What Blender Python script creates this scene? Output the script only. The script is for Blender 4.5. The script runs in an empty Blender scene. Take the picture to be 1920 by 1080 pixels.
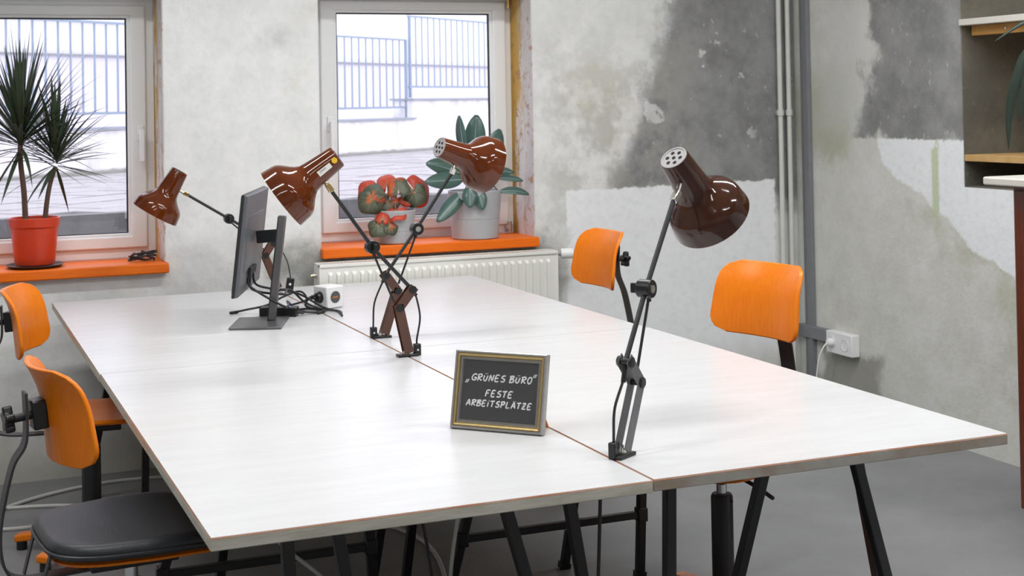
import bpy, math, random
from mathutils import Vector, Matrix
random.seed(7)
S = bpy.context.scene
COL = S.collection
PI = math.pi

# ------------------------------------------------------------------ camera
cam_d = bpy.data.cameras.new('camera')
cam = bpy.data.objects.new('camera', cam_d); COL.objects.link(cam)
Rt, Up, Fw = (Vector((0.9255444, -0.37822914, -0.01761483)), Vector((0.00897624, -0.02459061, 0.99965731)),
              Vector((0.37853268, 0.92538533, 0.01936462)))
cam.matrix_world = Matrix(((Rt.x, Up.x, -Fw.x, -0.45938), (Rt.y, Up.y, -Fw.y, -2.57036), (Rt.z, Up.z, -Fw.z, 1.5), (0, 0, 0, 1)))
cam_d.sensor_width = 36.0; cam_d.lens = 2688.59 / 1920 * 36
cam_d.shift_y = -398.28 / 1920
cam_d.clip_start = 0.05; cam_d.clip_end = 200
cam_d.dof.use_dof = True; cam_d.dof.focus_distance = 4.0; cam_d.dof.aperture_fstop = 9.0
S.camera = cam

# ------------------------------------------------------------------ world, lights, exposure
w = bpy.data.worlds.new('overcast_sky'); S.world = w; w.use_nodes = True
bg = w.node_tree.nodes['Background']
bg.inputs[0].default_value = (0.84, 0.845, 1.0, 1); bg.inputs[1].default_value = 2.9
S.view_settings.view_transform = 'Standard'; S.view_settings.look = 'None'
S.view_settings.exposure = 0.0; S.view_settings.gamma = 1.0
S.view_settings.use_curve_mapping = False
LAMP_W = 21.0
LAMPS = [(-0.6, 2.1), (1.5, 2.1), (-0.6, 0.1), (1.5, 0.1), (2.8, 1.3), (2.8, -0.9), (-0.6, -2.4), (1.7, -2.4)]  # the rearward one on the far right is added to brighten that side
CEIL = 2.95

# ------------------------------------------------------------------ node helpers
class G:
    def __init__(s, name):
        s.m = bpy.data.materials.new(name); s.m.use_nodes = True
        s.t = s.m.node_tree; s.n = s.t.nodes; s.l = s.t.links
        s.b = s.n['Principled BSDF']; s._c = None
    def put(s, sock, v):
        if isinstance(v, bpy.types.NodeSocket): s.l.new(v, sock)
        elif isinstance(v, (tuple, list)):
            sock.default_value = (*v, 1) if len(v) == 3 and sock.type == 'RGBA' else v
        else: sock.default_value = v
    def co(s):
        if not s._c: s._c = s.n.new('ShaderNodeTexCoord').outputs['Object']
        return s._c
    def scaled(s, sc, co=None):
        mp = s.n.new('ShaderNodeMapping'); s.l.new(co or s.co(), mp.inputs[0]); mp.inputs['Scale'].default_value = sc
        return mp.outputs[0]
    def noise(s, scale, detail=4, rough=.55, co=None, dist=0, off=None):
        nd = s.n.new('ShaderNodeTexNoise'); c = co or s.co()
        if off:
            mp = s.n.new('ShaderNodeMapping'); s.l.new(c, mp.inputs[0]); mp.inputs['Location'].default_value = off; c = mp.outputs[0]
        s.l.new(c, nd.inputs['Vector'])
        nd.inputs['Scale'].default_value = scale; nd.inputs['Detail'].default_value = detail
        nd.inputs['Roughness'].default_value = rough; nd.inputs['Distortion'].default_value = dist
        return nd.outputs[0]
    def xyz(s, co=None):
        nd = s.n.new('ShaderNodeSeparateXYZ'); s.l.new(co or s.co(), nd.inputs[0]); return nd.outputs
    def ma(s, op, a, b=0.0, c=0.0):
        nd = s.n.new('ShaderNodeMath'); nd.operation = op
        for i, v in enumerate((a, b, c)): s.put(nd.inputs[i], v)
        return nd.outputs[0]
    def ss(s, v, lo, hi):
        nd = s.n.new('ShaderNodeMapRange'); nd.interpolation_type = 'SMOOTHSTEP'
        s.put(nd.inputs[0], v); nd.inputs[1].default_value = lo; nd.inputs[2].default_value = hi
        return nd.outputs[0]
    def mix(s, f, a, b):
        nd = s.n.new('ShaderNodeMix'); nd.data_type = 'RGBA'
        s.put(nd.inputs[0], f); s.put(nd.inputs[6], a); s.put(nd.inputs[7], b)
        return nd.outputs[2]
    def region(s, a, b, planes, soft=.03):
        # convex region of the (a,b) plane: every p*a+q*b+r > 0
        cur = None
        for p, q, r in planes:
            v = s.ma('ADD', s.ma('MULTIPLY_ADD', a, p, s.ma('MULTIPLY', b, q)), r)
            cur = v if cur is None else s.ma('MINIMUM', cur, v)
        return s.ss(cur, -soft, soft)
    def bump(s, h, strength=.3, dist=.01):
        nd = s.n.new('ShaderNodeBump'); nd.inputs['Strength'].default_value = strength
        nd.inputs['Distance'].default_value = dist; s.put(nd.inputs['Height'], h)
        s.l.new(nd.outputs[0], s.b.inputs['Normal'])
    def out(s, col, rough=.5, metal=0.0, spec=None, coat=0.0):
        s.put(s.b.inputs['Base Color'], col); s.put(s.b.inputs['Roughness'], rough)
        s.b.inputs['Metallic'].default_value = metal
        if spec is not None: s.b.inputs['Specular IOR Level'].default_value = spec
        if coat: s.b.inputs['Coat Weight'].default_value = coat; s.b.inputs['Coat Roughness'].default_value = .04
        return s.m

def plain(name, col, rough=.5, metal=0.0, var=.12, scale=18, coat=0.0, spec=None, bump=0.0):
    g = G(name); n = g.noise(scale, 4)
    dark = tuple(c * (1 - var) for c in col); lite = tuple(min(1, c * (1 + var)) for c in col)
    if bump: g.bump(g.noise(scale * 6, 3), bump, .004)
    return g.out(g.mix(n, dark, lite), rough, metal, spec, coat)

M = {}
def mats():
    # --- back wall
    def plaster(name, kind):
        g = G(name); x, y, z = g.xyz()
        n1 = g.noise(1.6, 5, .6); n2 = g.noise(6, 6, .65, off=(3, 1, 2)); n3 = g.noise(30, 5, .6); n4 = g.noise(2.4, 5, .6, off=(9, 4, 7))
        d = g.ma('ADD', g.ma('MULTIPLY', g.ma('SUBTRACT', n1, .5), .45), g.ma('MULTIPLY', g.ma('SUBTRACT', n2, .5), .30))
        d2 = g.ma('ADD', g.ma('MULTIPLY', g.ma('SUBTRACT', n4, .5), .45), g.ma('MULTIPLY', g.ma('SUBTRACT', n3, .5), .12))
        light = g.mix(g.ss(n2, .3, .75), (.80, .80, .785), (.70, .705, .69))
        light = g.mix(g.ma('MULTIPLY', g.ss(n4, .58, .76), .7), light, (.62, .59, .46))
        light = g.mix(g.ma('MULTIPLY', g.ss(n1, .57, .72), .7), light, (.46, .47, .47))
        speck = g.ss(g.noise(42, 3, .6, co=g.scaled((1, 1, .45))), .66, .71)
        dark = g.mix(g.ss(n2, .3, .7), (.21, .21, .21), (.31, .31, .305))
        dark = g.mix(g.ma('MULTIPLY', speck, .55), dark, (.58, .58, .56))
        if kind == 'back':
            xd = g.ma('ADD', x, d); zd = g.ma('ADD', z, d2)
            m1 = g.region(xd, zd, [(1, -.34, -2.20), (0, 1, -1.0)], .09)
            col = g.mix(m1, light, dark)
            bl = g.ma('MULTIPLY', g.ss(g.noise(5.5, 4, .6, off=(5, 2, 11)), .62, .66), g.region(x, z, [(1, 0, -2.45), (-1, 0, 3.35), (0, 1, -1.3)], .1))
            col = g.mix(g.ma('MULTIPLY', bl, .8), col, (.70, .70, .69))
            mid = g.region(xd, zd, [(1, 0, -2.3), (-1, 0, 2.95), (0, 1, -.95), (0, -1, 1.7)], .25)
            col = g.mix(g.ma('MULTIPLY', g.ma('MULTIPLY', mid, g.ss(n2, .42, .6)), .55), col, (.40, .39, .33))
            jag = g.ma('MULTIPLY', g.ma('SUBTRACT', n3, .5), .035)
            xj = g.ma('ADD', x, jag); zj = g.ma('ADD', z, jag)
            pt = g.region(xj, zj, [(1, 0, -2.325), (-1, 0, 3.47), (0.012, -1, 1.055)], .006)
            col = g.mix(pt, col, g.mix(n2, (.82, .83, .84), (.90, .91, .92)))
            # bare grey render low down behind the radiator and under the windows
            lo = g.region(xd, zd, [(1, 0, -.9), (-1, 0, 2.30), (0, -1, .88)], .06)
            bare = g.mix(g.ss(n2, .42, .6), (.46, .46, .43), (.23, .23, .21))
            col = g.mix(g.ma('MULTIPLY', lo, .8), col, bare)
            foot = g.region(x, zd, [(0, -1, .18)], .12)
            col = g.mix(g.ma('MULTIPLY', foot, .6), col, (.40, .38, .30))
        else:
            yd = g.ma('ADD', y, d); zd = g.ma('ADD', z, d2)
            sand = g.mix(g.ss(n2, .3, .7), (.62, .62, .57), (.70, .70, .67))
            sand = g.mix(g.ma('MULTIPLY', g.ss(n4, .52, .68), .6), sand, (.45, .46, .33))
            jag = g.ma('MULTIPLY', g.ma('SUBTRACT', n3, .5), .03)
            m1 = g.region(yd, zd, [(-1, -.22, 3.38), (0, 1, -1.28)], .04)
            m1 = g.ma('MULTIPLY', m1, g.region(y, g.ma('ADD', z, jag), [(0, 1, -1.308)], .006))
            col = g.mix(m1, sand, dark)
            wh = g.region(g.ma('ADD', y, g.ma('MULTIPLY', d, .55)), g.ma('ADD', z, g.ma('MULTIPLY', d2, .35)), [(-1, 0, 2.88), (-.50, 1, .24), (0, -1, 1.6)], .012)
            wh = g.ma('MULTIPLY', wh, g.region(y, g.ma('ADD', z, jag), [(0, -1, 1.308)], .006))
            col = g.mix(wh, col, g.mix(n2, (.82, .85, .86), (.88, .90, .91)))
            gs = g.region(g.ma('ADD', y, g.ma('MULTIPLY', jag, .6)), zd, [(-1, 0, 2.54), (1, 0, -2.495), (0, -1, 1.30), (0, 1, -1.02)], .008)
            col = g.mix(g.ma('MULTIPLY', gs, .8), col, (.50, .58, .34))
            gr = g.region(yd, zd, [(1, 0, -3.12), (0, -1, 1.60), (0, 1, -1.22)], .08)
            col = g.mix(g.ma('MULTIPLY', gr, .5), col, (.36, .38, .24))
            pale = g.region(yd, zd, [(1, 0, -3.05), (-1, 0, 3.33), (0, 1, -1.4)], .1)
            col = g.mix(g.ma('MULTIPLY', pale, .7), col, (.60, .60, .585))
            st = g.region(g.ma('ADD', y, g.ma('MULTIPLY', d, .7)), g.ma('ADD', z, d2), [(1, 0, -2.95), (-1, 0, 3.42), (0, -1, .27)], .04)
            col = g.mix(g.ma('MULTIPLY', st, .75), col, (.24, .245, .20))
        col = g.mix(g.ma('MULTIPLY', g.ss(n3, .4, .85), .2), col, (.45, .45, .43))
        g.bump(g.ma('ADD', n2, g.ma('MULTIPLY', n3, .6)), .35, .012)
        return g.out(col, .85, spec=.25)
    M['wall_b'] = plaster('plaster_back', 'back'); M['wall_r'] = plaster('plaster_right', 'right')
    M['wall_p'] = plain('plaster_plain', (.62, .62, .60), .9, var=.06, scale=4)
    M['ceil'] = plain('ceiling_paint', (.74, .74, .73), .9, var=.04, scale=3)
    g = G('peeling_reveal'); n = g.noise(5, 6, .65, co=g.scaled((1, 1, .25))); n2 = g.noise(22, 5, .6); x, y, z = g.xyz()
    edge = g.ss(g.ma('ADD', y, g.ma('MULTIPLY', g.ma('SUBTRACT', n, .5), .3)), 3.66, 3.76)
    c = g.mix(edge, (.60, .56, .55), (.55, .33, .07))
    c = g.mix(g.ss(n, .50, .58), c, (.66, .63, .60)); c = g.mix(g.ma('MULTIPLY', g.ss(n2, .55, .65), .8), c, (.42, .22, .10))
    g.bump(n2, .5, .01); M['reveal'] = g.out(c, .8)
    g = G('niche_concrete'); n = g.noise(4, 6, .65); n2 = g.noise(26, 5, .6)
    c = g.mix(g.ss(n, .3, .7), (.12, .115, .095), (.19, .175, .14)); c = g.mix(g.ma('MULTIPLY', g.ss(n2, .6, .7), .5), c, (.26, .20, .10))
    g.bump(n2, .4, .01); M['niche'] = g.out(c, .9)
    g = G('screed_floor'); n = g.noise(1.3, 6, .6); n2 = g.noise(160, 2); n3 = g.noise(7, 5, .6)
    c = g.mix(g.ss(n, .3, .7), (.165, .168, .172), (.225, .228, .232)); c = g.mix(g.ma('MULTIPLY', n2, .25), c, (.36, .36, .36))
    g.bump(n3, .08, .004); M['floor'] = g.out(c, g.ma('MULTIPLY_ADD', n3, .25, .36), spec=.35)
    # --- white laminate with faint streaks
    g = G('white_laminate'); n = g.noise(3, 6, .7, co=g.scaled((1, 7, 1))); n2 = g.noise(9, 5, .6, co=g.scaled((.6, 9, 1)))
    c = g.mix(g.ss(n, .35, .7), (.655, .655, .66), (.615, .615, .615)); c = g.mix(g.ma('MULTIPLY', g.ss(n2, .5, .7), .25), c, (.57, .56, .54))
    M['lam'] = g.out(c, g.ma('MULTIPLY_ADD', n, .12, .24), spec=.5)
    g = G('laminate_edge'); n = g.noise(7, 5, .6); M['lam_edge'] = g.out(g.mix(g.ss(n, .3, .7), (.42, .17, .08), (.50, .33, .25)), .6)
    g = G('board_edge'); n = g.noise(9, 5, .6, co=g.scaled((1, 1, 9)))
    M['edge'] = g.out(g.mix(g.ss(n, .3, .7), (.40, .385, .32), (.52, .50, .43)), .7)
    g = G('board_edge_worn'); n = g.noise(4, 6, .65)
    M['edge2'] = g.out(g.mix(g.ss(n, .35, .65), (.26, .20, .15), (.34, .33, .30)), .7)
    M['under'] = plain('board_underside', (.40, .38, .34), .8)
    # --- woods
    def wood(name, a, b, rough=.3, coat=.4, sc=(22, 22, 1.6)):
        g = G(name); n = g.noise(5, 6, .65, co=g.scaled(sc)); n2 = g.noise(2.2, 3)
        c = g.mix(g.ss(n, .3, .75), a, b); c = g.mix(g.ma('MULTIPLY', n2, .35), c, tuple(v * .8 for v in a))
        return g.out(c, rough, coat=coat, spec=.35)
    M['ply'] = wood('orange_beech_ply', (.82, .185, .002), (.90, .25, .004), .33, .0)
    M['plyedge'] = wood('ply_edge', (.58, .25, .04), (.68, .36, .09), .4, .2, (3, 3, 60))
    M['sill'] = wood('orange_sill', (.82, .135, .002), (.90, .20, .003), .45, .05, (1.5, 26, 26))
    M['pine'] = wood('pine', (.55, .33, .12), (.66, .44, .20), .6, 0, (3, 3, 3))
    M['batten'] = wood('pine_batten', (.46, .22, .05), (.56, .31, .09), .6, 0, (3, 3, 3))
    M['redwood'] = wood('red_brown_veneer', (.11, .022, .010), (.17, .035, .013), .35, .3, (18, 18, 1.2))
    M['shelfwhite'] = plain('pale_shelf', (.62, .60, .54), .55, var=.06)
    # --- metals and plastics
    M['black'] = plain('black_steel', (.012, .012, .014), .42, var=.3, bump=.05)
    M['strap'] = plain('grey_black_steel', (.035, .035, .038), .45, var=.25)
    M['blackpl'] = plain('black_plastic', (.010, .010, .011), .3, var=.2)
    M['cable'] = plain('black_cable', (.012, .011, .014), .45, var=.2)
    M['wcable'] = plain('grey_white_cable', (.55, .55, .53), .5, var=.08)
    M['chrome'] = plain('chrome', (.72, .72, .72), .16, 1.0, var=.05)
    M['brass'] = plain('brass', (.72, .52, .24), .25, 1.0, var=.1)
    M['nickel'] = plain('nickel', (.62, .60, .55), .28, 1.0, var=.1)
    def enamel(name, c):
        g = G(name); n = g.noise(11, 5, .6)
        return g.out(g.mix(g.ss(n, .3, .75), c, tuple(v * 1.6 for v in c)), .09, spec=.5)
    M['brown'] = enamel('brown_enamel', (.085, .0165, .0018)); M['dbrown'] = enamel('dark_brown_enamel', (.036, .011, .005))
    M['shadein'] = plain('shade_lining', (.70, .68, .64), .5)
    M['arm'] = plain('brown_arm', (.085, .030, .016), .35, var=.3, coat=.3)
    M['arm1'] = plain('grey_arm', (.11, .11, .115), .4, var=.2)
    M['vent'] = plain('vent_cap', (.42, .40, .40), .35, var=.1)
    M['hole'] = plain('dark_hole', (.006, .006, .006), .8)
    M['mon'] = plain('monitor_grey', (.10, .105, .115), .42, var=.08, bump=.05)
    M['mondark'] = plain('monitor_dark', (.018, .019, .021), .4)
    M['stand'] = plain('stand_grey', (.13, .13, .135), .35, .5, var=.08)
    M['white'] = plain('white_plastic', (.84, .84, .84), .35, var=.03)
    M['pvc'] = plain('white_pvc_frame', (.82, .83, .82), .35, var=.04, scale=5)
    M['radi'] = plain('radiator_enamel', (.80, .80, .745), .35, var=.04, scale=8)
    M['pipe'] = plain('pipe_paint', (.66, .66, .62), .4, var=.08)
    M['duct'] = plain('grey_duct', (.21, .215, .23), .5, var=.12)
    M['gasket'] = plain('window_gasket', (.02, .02, .022), .6)
    M['greysock'] = plain('grey_socket', (.09, .09, .095), .5)
    M['copper'] = plain('copper', (.75, .30, .10), .3, 1.0)
    M['red'] = plain('red_pot', (.62, .045, .010), .42, var=.12, coat=.2)
    M['pot'] = plain('grey_ceramic', (.42, .425, .44), .6, var=.05, scale=8)
    M['soil'] = plain('soil', (.035, .016, .009), .95, var=.5, scale=60, bump=.8)
    M['saucer'] = plain('dark_saucer', (.04, .042, .05), .3)
    g = G('black_leather'); n = g.noise(160, 3); n2 = g.noise(5, 3)
    g.bump(n, .25, .002); M['leather'] = g.out(g.mix(n2, (.020, .022, .026), (.034, .036, .042)), .42, spec=.5)
    M['board'] = plain('chalkboard', (.022, .022, .024), .6, var=.2, scale=30)
    M['chalk'] = plain('white_marker', (.80, .80, .80), .8, var=.03)
    M['pewter'] = plain('pewter', (.42, .41, .40), .32, .8, var=.2, scale=60)
    M['gold'] = plain('dull_gold', (.45, .33, .14), .4, .7, var=.25, scale=80)
    M['cardback'] = plain('orange_card', (.60, .22, .05), .7)
    M['sticker'] = plain('white_sticker', (.78, .78, .74), .5, var=.03)
    M['ysticker'] = plain('yellow_sticker', (.80, .52, .03), .4)
    def leaf(name, a, b, rough=.35, sc=30):
        g = G(name); n = g.noise(sc, 4); n2 = g.noise(6, 3)
        return g.out(g.mix(g.ma('MULTIPLY_ADD', n, .6, g.ma('MULTIPLY', n2, .3)), a, b), rough, spec=.5)
    M['drac'] = leaf('dracaena_leaf', (.024, .040, .020), (.070, .095, .050))
    M['bark'] = leaf('bark', (.08, .045, .025), (.16, .10, .07), .8, 60)
    M['rubber'] = leaf('rubber_leaf', (.030, .070, .055), (.115, .20, .175), .28, 12)
    M['rubber_pale'] = leaf('rubber_midrib', (.26, .36, .34), (.36, .46, .43), .35)
    M['stem'] = leaf('plant_stem', (.05, .05, .03), (.11, .10, .06), .6)
    g = G('begonia_leaf'); n = g.noise(22, 4); n2 = g.noise(17, 3, .5, off=(1.3, .4, .7))
    c = g.mix(n, (.035, .055, .030), (.14, .15, .10)); M['beg'] = g.out(g.mix(g.ss(n2, .52, .66), c, g.mix(n, (.50, .02, .01), (.62, .16, .02))), .45)
    M['begred'] = leaf('begonia_red', (.45, .012, .012), (.62, .10, .03), .45, 14)
    M['begpale'] = leaf('begonia_vein', (.36, .34, .18), (.50, .45, .26), .5)
    M['begstem'] = leaf('begonia_stem', (.35, .07, .05), (.48, .18, .12), .5)
    M['darkleaf'] = leaf('dark_leaf', (.010, .020, .014), (.030, .050, .034), .35)
    # --- outdoors
    g = G('rendered_concrete'); n = g.noise(1.2, 6, .65); n2 = g.noise(5, 6, .7, co=g.scaled((1, 1, .35))); x, y, z = g.xyz()
    c = g.mix(g.ss(n2, .35, .7), (.88, .87, .86), (.66, .64, .63)); c = g.mix(g.ma('MULTIPLY', g.ss(n, .5, .7), .5), c, (.48, .46, .43))
    foot = g.region(x, g.ma('ADD', z, g.ma('MULTIPLY', n2, .08)), [(0, -1, .09)], .02); c = g.mix(g.ma('MULTIPLY', foot, .8), c, (.18, .18, .14))
    g.bump(n2, .3, .02); M['outwall'] = g.out(c, .9)
    M['slab'] = plain('paving_slab', (.37, .355, .345), .85, var=.12, scale=3, bump=.3)
    M['joint'] = plain('paving_joint', (.11, .10, .095), .95)
    M['well'] = plain('lightwell_concrete', (.17, .17, .165), .9, var=.4, scale=7, bump=.5)
    M['facade'] = plain('facade_white', (.66, .66, .66), .9, var=.02, scale=2)
    M['plinth'] = plain('facade_plinth', (.50, .48, .54), .9, var=.03, scale=2)
    M['ledge'] = plain('facade_ledge', (.22, .22, .23), .9)
    M['fence'] = plain('fence_galvanised', (.26, .32, .40), .5, .1)
    M['coping'] = plain('zinc_coping', (.30, .33, .37), .5, .2)
    # glass
    def glass(name, f=.045):
        g = G(name); g.n.remove(g.b)
        tr = g.n.new('ShaderNodeBsdfTransparent'); gl = g.n.new('ShaderNodeBsdfGlossy'); gl.inputs['Roughness'].default_value = .02
        mx = g.n.new('ShaderNodeMixShader'); mx.inputs[0].default_value = f
        g.l.new(tr.outputs[0], mx.inputs[1]); g.l.new(gl.outputs[0], mx.inputs[2])
        g.l.new(mx.outputs[0], g.n['Material Output'].inputs[0]); return g.m
    M['glass'] = glass('window_glass'); M['pglass'] = glass('picture_glass', .05)
    def emit(name, c, s_):
        g = G(name); g.out((.8, .8, .8), .4); g.b.inputs['Emission Color'].default_value = (*c, 1); g.b.inputs['Emission Strength'].default_value = s_; return g.m
    M['tube'] = emit('luminaire_diffuser', (.985, .992, 1.0), 6.0); M['led'] = emit('blue_led', (.1, .2, 1), 6.0)
mats()

# ------------------------------------------------------------------ mesh builder
ROOTS = []
class MB:
    def __init__(s): s.v = []; s.f = []; s.mi = []; s.cur = 0
    def add(s, vs, fs):
        o = len(s.v); s.v += [Vector(p) for p in vs]
        for f in fs: s.f.append([i + o for i in f]); s.mi.append(s.cur)
        return s
    def slot(s, i): s.cur = i; return s
    def box(s, a, b, M4=None):
        x0, y0, z0 = a; x1, y1, z1 = b
        vs = [Vector(p) for p in ((x0, y0, z0), (x1, y0, z0), (x1, y1, z0), (x0, y1, z0), (x0, y0, z1), (x1, y0, z1), (x1, y1, z1), (x0, y1, z1))]
        if M4: vs = [M4 @ p for p in vs]
        return s.add(vs, [(3, 2, 1, 0), (4, 5, 6, 7), (0, 1, 5, 4), (1, 2, 6, 5), (2, 3, 7, 6), (3, 0, 4, 7)])
    def bar(s, p, q, wx, wy, side=(0, 1, 0)):
        # rectangular bar from p to q; wy measured along 'side', wx across
        p = Vector(p); q = Vector(q); d = (q - p).normalized(); sd = Vector(side); sd = (sd - d * sd.dot(d)).normalized(); t = d.cross(sd)
        vs = []
        for c in (p, q):
            for a, b in ((-1, -1), (1, -1), (1, 1), (-1, 1)): vs.append(c + t * (a * wx / 2) + sd * (b * wy / 2))
        return s.add(vs, [(3, 2, 1, 0), (4, 5, 6, 7), (0, 1, 5, 4), (1, 2, 6, 5), (2, 3, 7, 6), (3, 0, 4, 7)])
    def tube(s, pts, r, n=8, cap=True):
        pts = [Vector(p) for p in pts]; rs = r if isinstance(r, (list, tuple)) else [r] * len(pts)
        up = Vector((0.13, 0.31, 0.94)); rings = []; vs = []
        for i, p in enumerate(pts):
            d = (pts[min(i + 1, len(pts) - 1)] - pts[max(i - 1, 0)])
            if d.length < 1e-9: d = Vector((0, 0, 1))
            d.normalize()
            a = up - d * up.dot(d)
            if a.length < 1e-3: a = d.orthogonal()
            a.normalize(); b = d.cross(a); up = a
            for k in range(n):
                t = 2 * PI * k / n; vs.append(p + (a * math.cos(t) + b * math.sin(t)) * rs[i])
        fs = []
        for i in range(len(pts) - 1):
            for k in range(n): fs.append((i * n + k, i * n + (k + 1) % n, (i + 1) * n + (k + 1) % n, (i + 1) * n + k))
        if cap: fs.append(tuple(range(n))[::-1]); fs.append(tuple(range((len(pts) - 1) * n, len(pts) * n)))
        return s.add(vs, fs)
    def cyl(s, p, q, r, n=16, r2=None): return s.tube([p, q], [r, r if r2 is None else r2], n)
    def lathe(s, prof, n=24, M4=None, close=False):
        # prof: (r, z)
        vs = []; fs = []; m = len(prof)
        for k in range(n):
            t = 2 * PI * k / n
            for r, z in prof:
                p = Vector((r * math.cos(t), r * math.sin(t), z)); vs.append(M4 @ p if M4 else p)
        for k in range(n):
            j = (k + 1) % n
            for i in range(m - 1): fs.append((k * m + i, j * m + i, j * m + i + 1, k * m + i + 1))
            if close: fs.append((k * m + m - 1, j * m + m - 1, j * m, k * m))
        if not close:
            if prof[0][0] > 1e-6: fs.append(tuple(k * m for k in range(n))[::-1])
            if prof[-1][0] > 1e-6: fs.append(tuple(k * m + m - 1 for k in range(n)))
        return s.add(vs, fs)
    def prism(s, poly, z0, z1, M4=None):
        n = len(poly); vs = [Vector((x, y, z0)) for x, y in poly] + [Vector((x, y, z1)) for x, y in poly]
        if M4: vs = [M4 @ p for p in vs]
        return s.add(vs, [tuple(range(n))[::-1], tuple(range(n, 2 * n))] + [(i, (i + 1) % n, n + (i + 1) % n, n + i) for i in range(n)])
    def grid(s, fn, nu, nv, thick=None):
        # fn(i/nu, j/nv) -> point ; thick(i,j)-> offset vector for a closed shell
        A = [[Vector(fn(i / nu, j / nv)) for j in range(nv + 1)] for i in range(nu + 1)]
        w_ = nv + 1; vs = [p for row in A for p in row]
        fs = [(i * w_ + j, (i + 1) * w_ + j, (i + 1) * w_ + j + 1, i * w_ + j + 1) for i in range(nu) for j in range(nv)]
        if thick:
            o = len(vs); vs += [A[i][j] + Vector(thick(i / nu, j / nv)) for i in range(nu + 1) for j in range(w_)]
            fs += [tuple(k + o for k in f[::-1]) for f in fs[:nu * nv]]
            rim = [(i, 0) for i in range(nu + 1)] + [(nu, j) for j in range(1, nv + 1)] + [(i, nv) for i in range(nu - 1, -1, -1)] + [(0, j) for j in range(nv - 1, 0, -1)]
            ids = [i * w_ + j for i, j in rim]
            for a in range(len(ids)):
                b = (a + 1) % len(ids); fs.append((ids[b], ids[a], ids[a] + o, ids[b] + o))
        return s.add(vs, fs)
    def build(s, name, mat, parent=None, org=None, smooth=35, bevel=0.0, seg=2):
        if org is None: org = Vector(parent['_o']) if parent and '_o' in parent.keys() else Vector((0, 0, 0))
        me = bpy.data.meshes.new(name); me.from_pydata([tuple(p - org) for p in s.v], [], s.f)
        ml = mat if isinstance(mat, (list, tuple)) else [mat]
        for m_ in ml: me.materials.append(M[m_] if isinstance(m_, str) else m_)
        if len(ml) > 1: me.polygons.foreach_set('material_index', s.mi)
        import bmesh
        bm = bmesh.new(); bm.from_mesh(me); bmesh.ops.recalc_face_normals(bm, faces=bm.faces); bm.to_mesh(me); bm.free()
        if smooth: me.shade_smooth(); me.set_sharp_from_angle(angle=math.radians(smooth))
        o = bpy.data.objects.new(name, me); COL.objects.link(o)
        if parent: o.parent = parent; o['_o'] = tuple(org); ROOTS.append(o)
        if bevel:
            md = o.modifiers.new('bevel', 'BEVEL'); md.width = bevel; md.segments = seg; md.limit_method = 'ANGLE'; md.angle_limit = math.radians(40)
        return o

def tag(o, label=None, cat=None, group=None, kind=None):
    if label: o['label'] = label
    if cat: o['category'] = cat
    if group: o['group'] = group
    if kind: o['kind'] = kind
    return o
def thing(name, loc, label, cat, group=None, kind=None, world=True, rz=0):
    # an Empty at the thing's base; parts are given in world coordinates (world=True) or local ones
    o = bpy.data.objects.new(name, None); COL.objects.link(o); o.location = loc; o.rotation_euler[2] = rz
    o.empty_display_size = .05
    o['_o'] = tuple(loc) if world else (0, 0, 0); ROOTS.append(o)
    return tag(o, label, cat, group, kind)
def single(o, base):
    # move a one-mesh thing's origin to its base
    b = Vector(base); o.data.transform(Matrix.Translation(-b)); o.location = b; return o
def sub(parent, o):
    # parent o (built in world coordinates of the same root) below a part
    o.parent = parent; return o
def smoothpath(pts, n=6):
    P = [Vector(p) for p in pts]; out = []
    for i in range(len(P) - 1):
        a = P[max(i - 1, 0)]; b = P[i]; c = P[i + 1]; d = P[min(i + 2, len(P) - 1)]
        for k in range(n):
            t = k / n
            out.append(.5 * ((2 * b) + (c - a) * t + (2 * a - 5 * b + 4 * c - d) * t * t + (3 * b - a - 3 * c + d) * t ** 3))
    out.append(P[-1]); return out
def frame_of(axis, hint=(0, 0, 1)):
    z = Vector(axis).normalized(); h = Vector(hint); x = (h - z * h.dot(z))
    if x.length < 1e-4: x = z.orthogonal()
    x.normalize(); y = z.cross(x); m = Matrix((x, y, z)).transposed().to_4x4(); return m
def at(o, rot): return Matrix.Translation(Vector(o)) @ rot

YW, XW = 3.5914, 3.603
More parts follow.
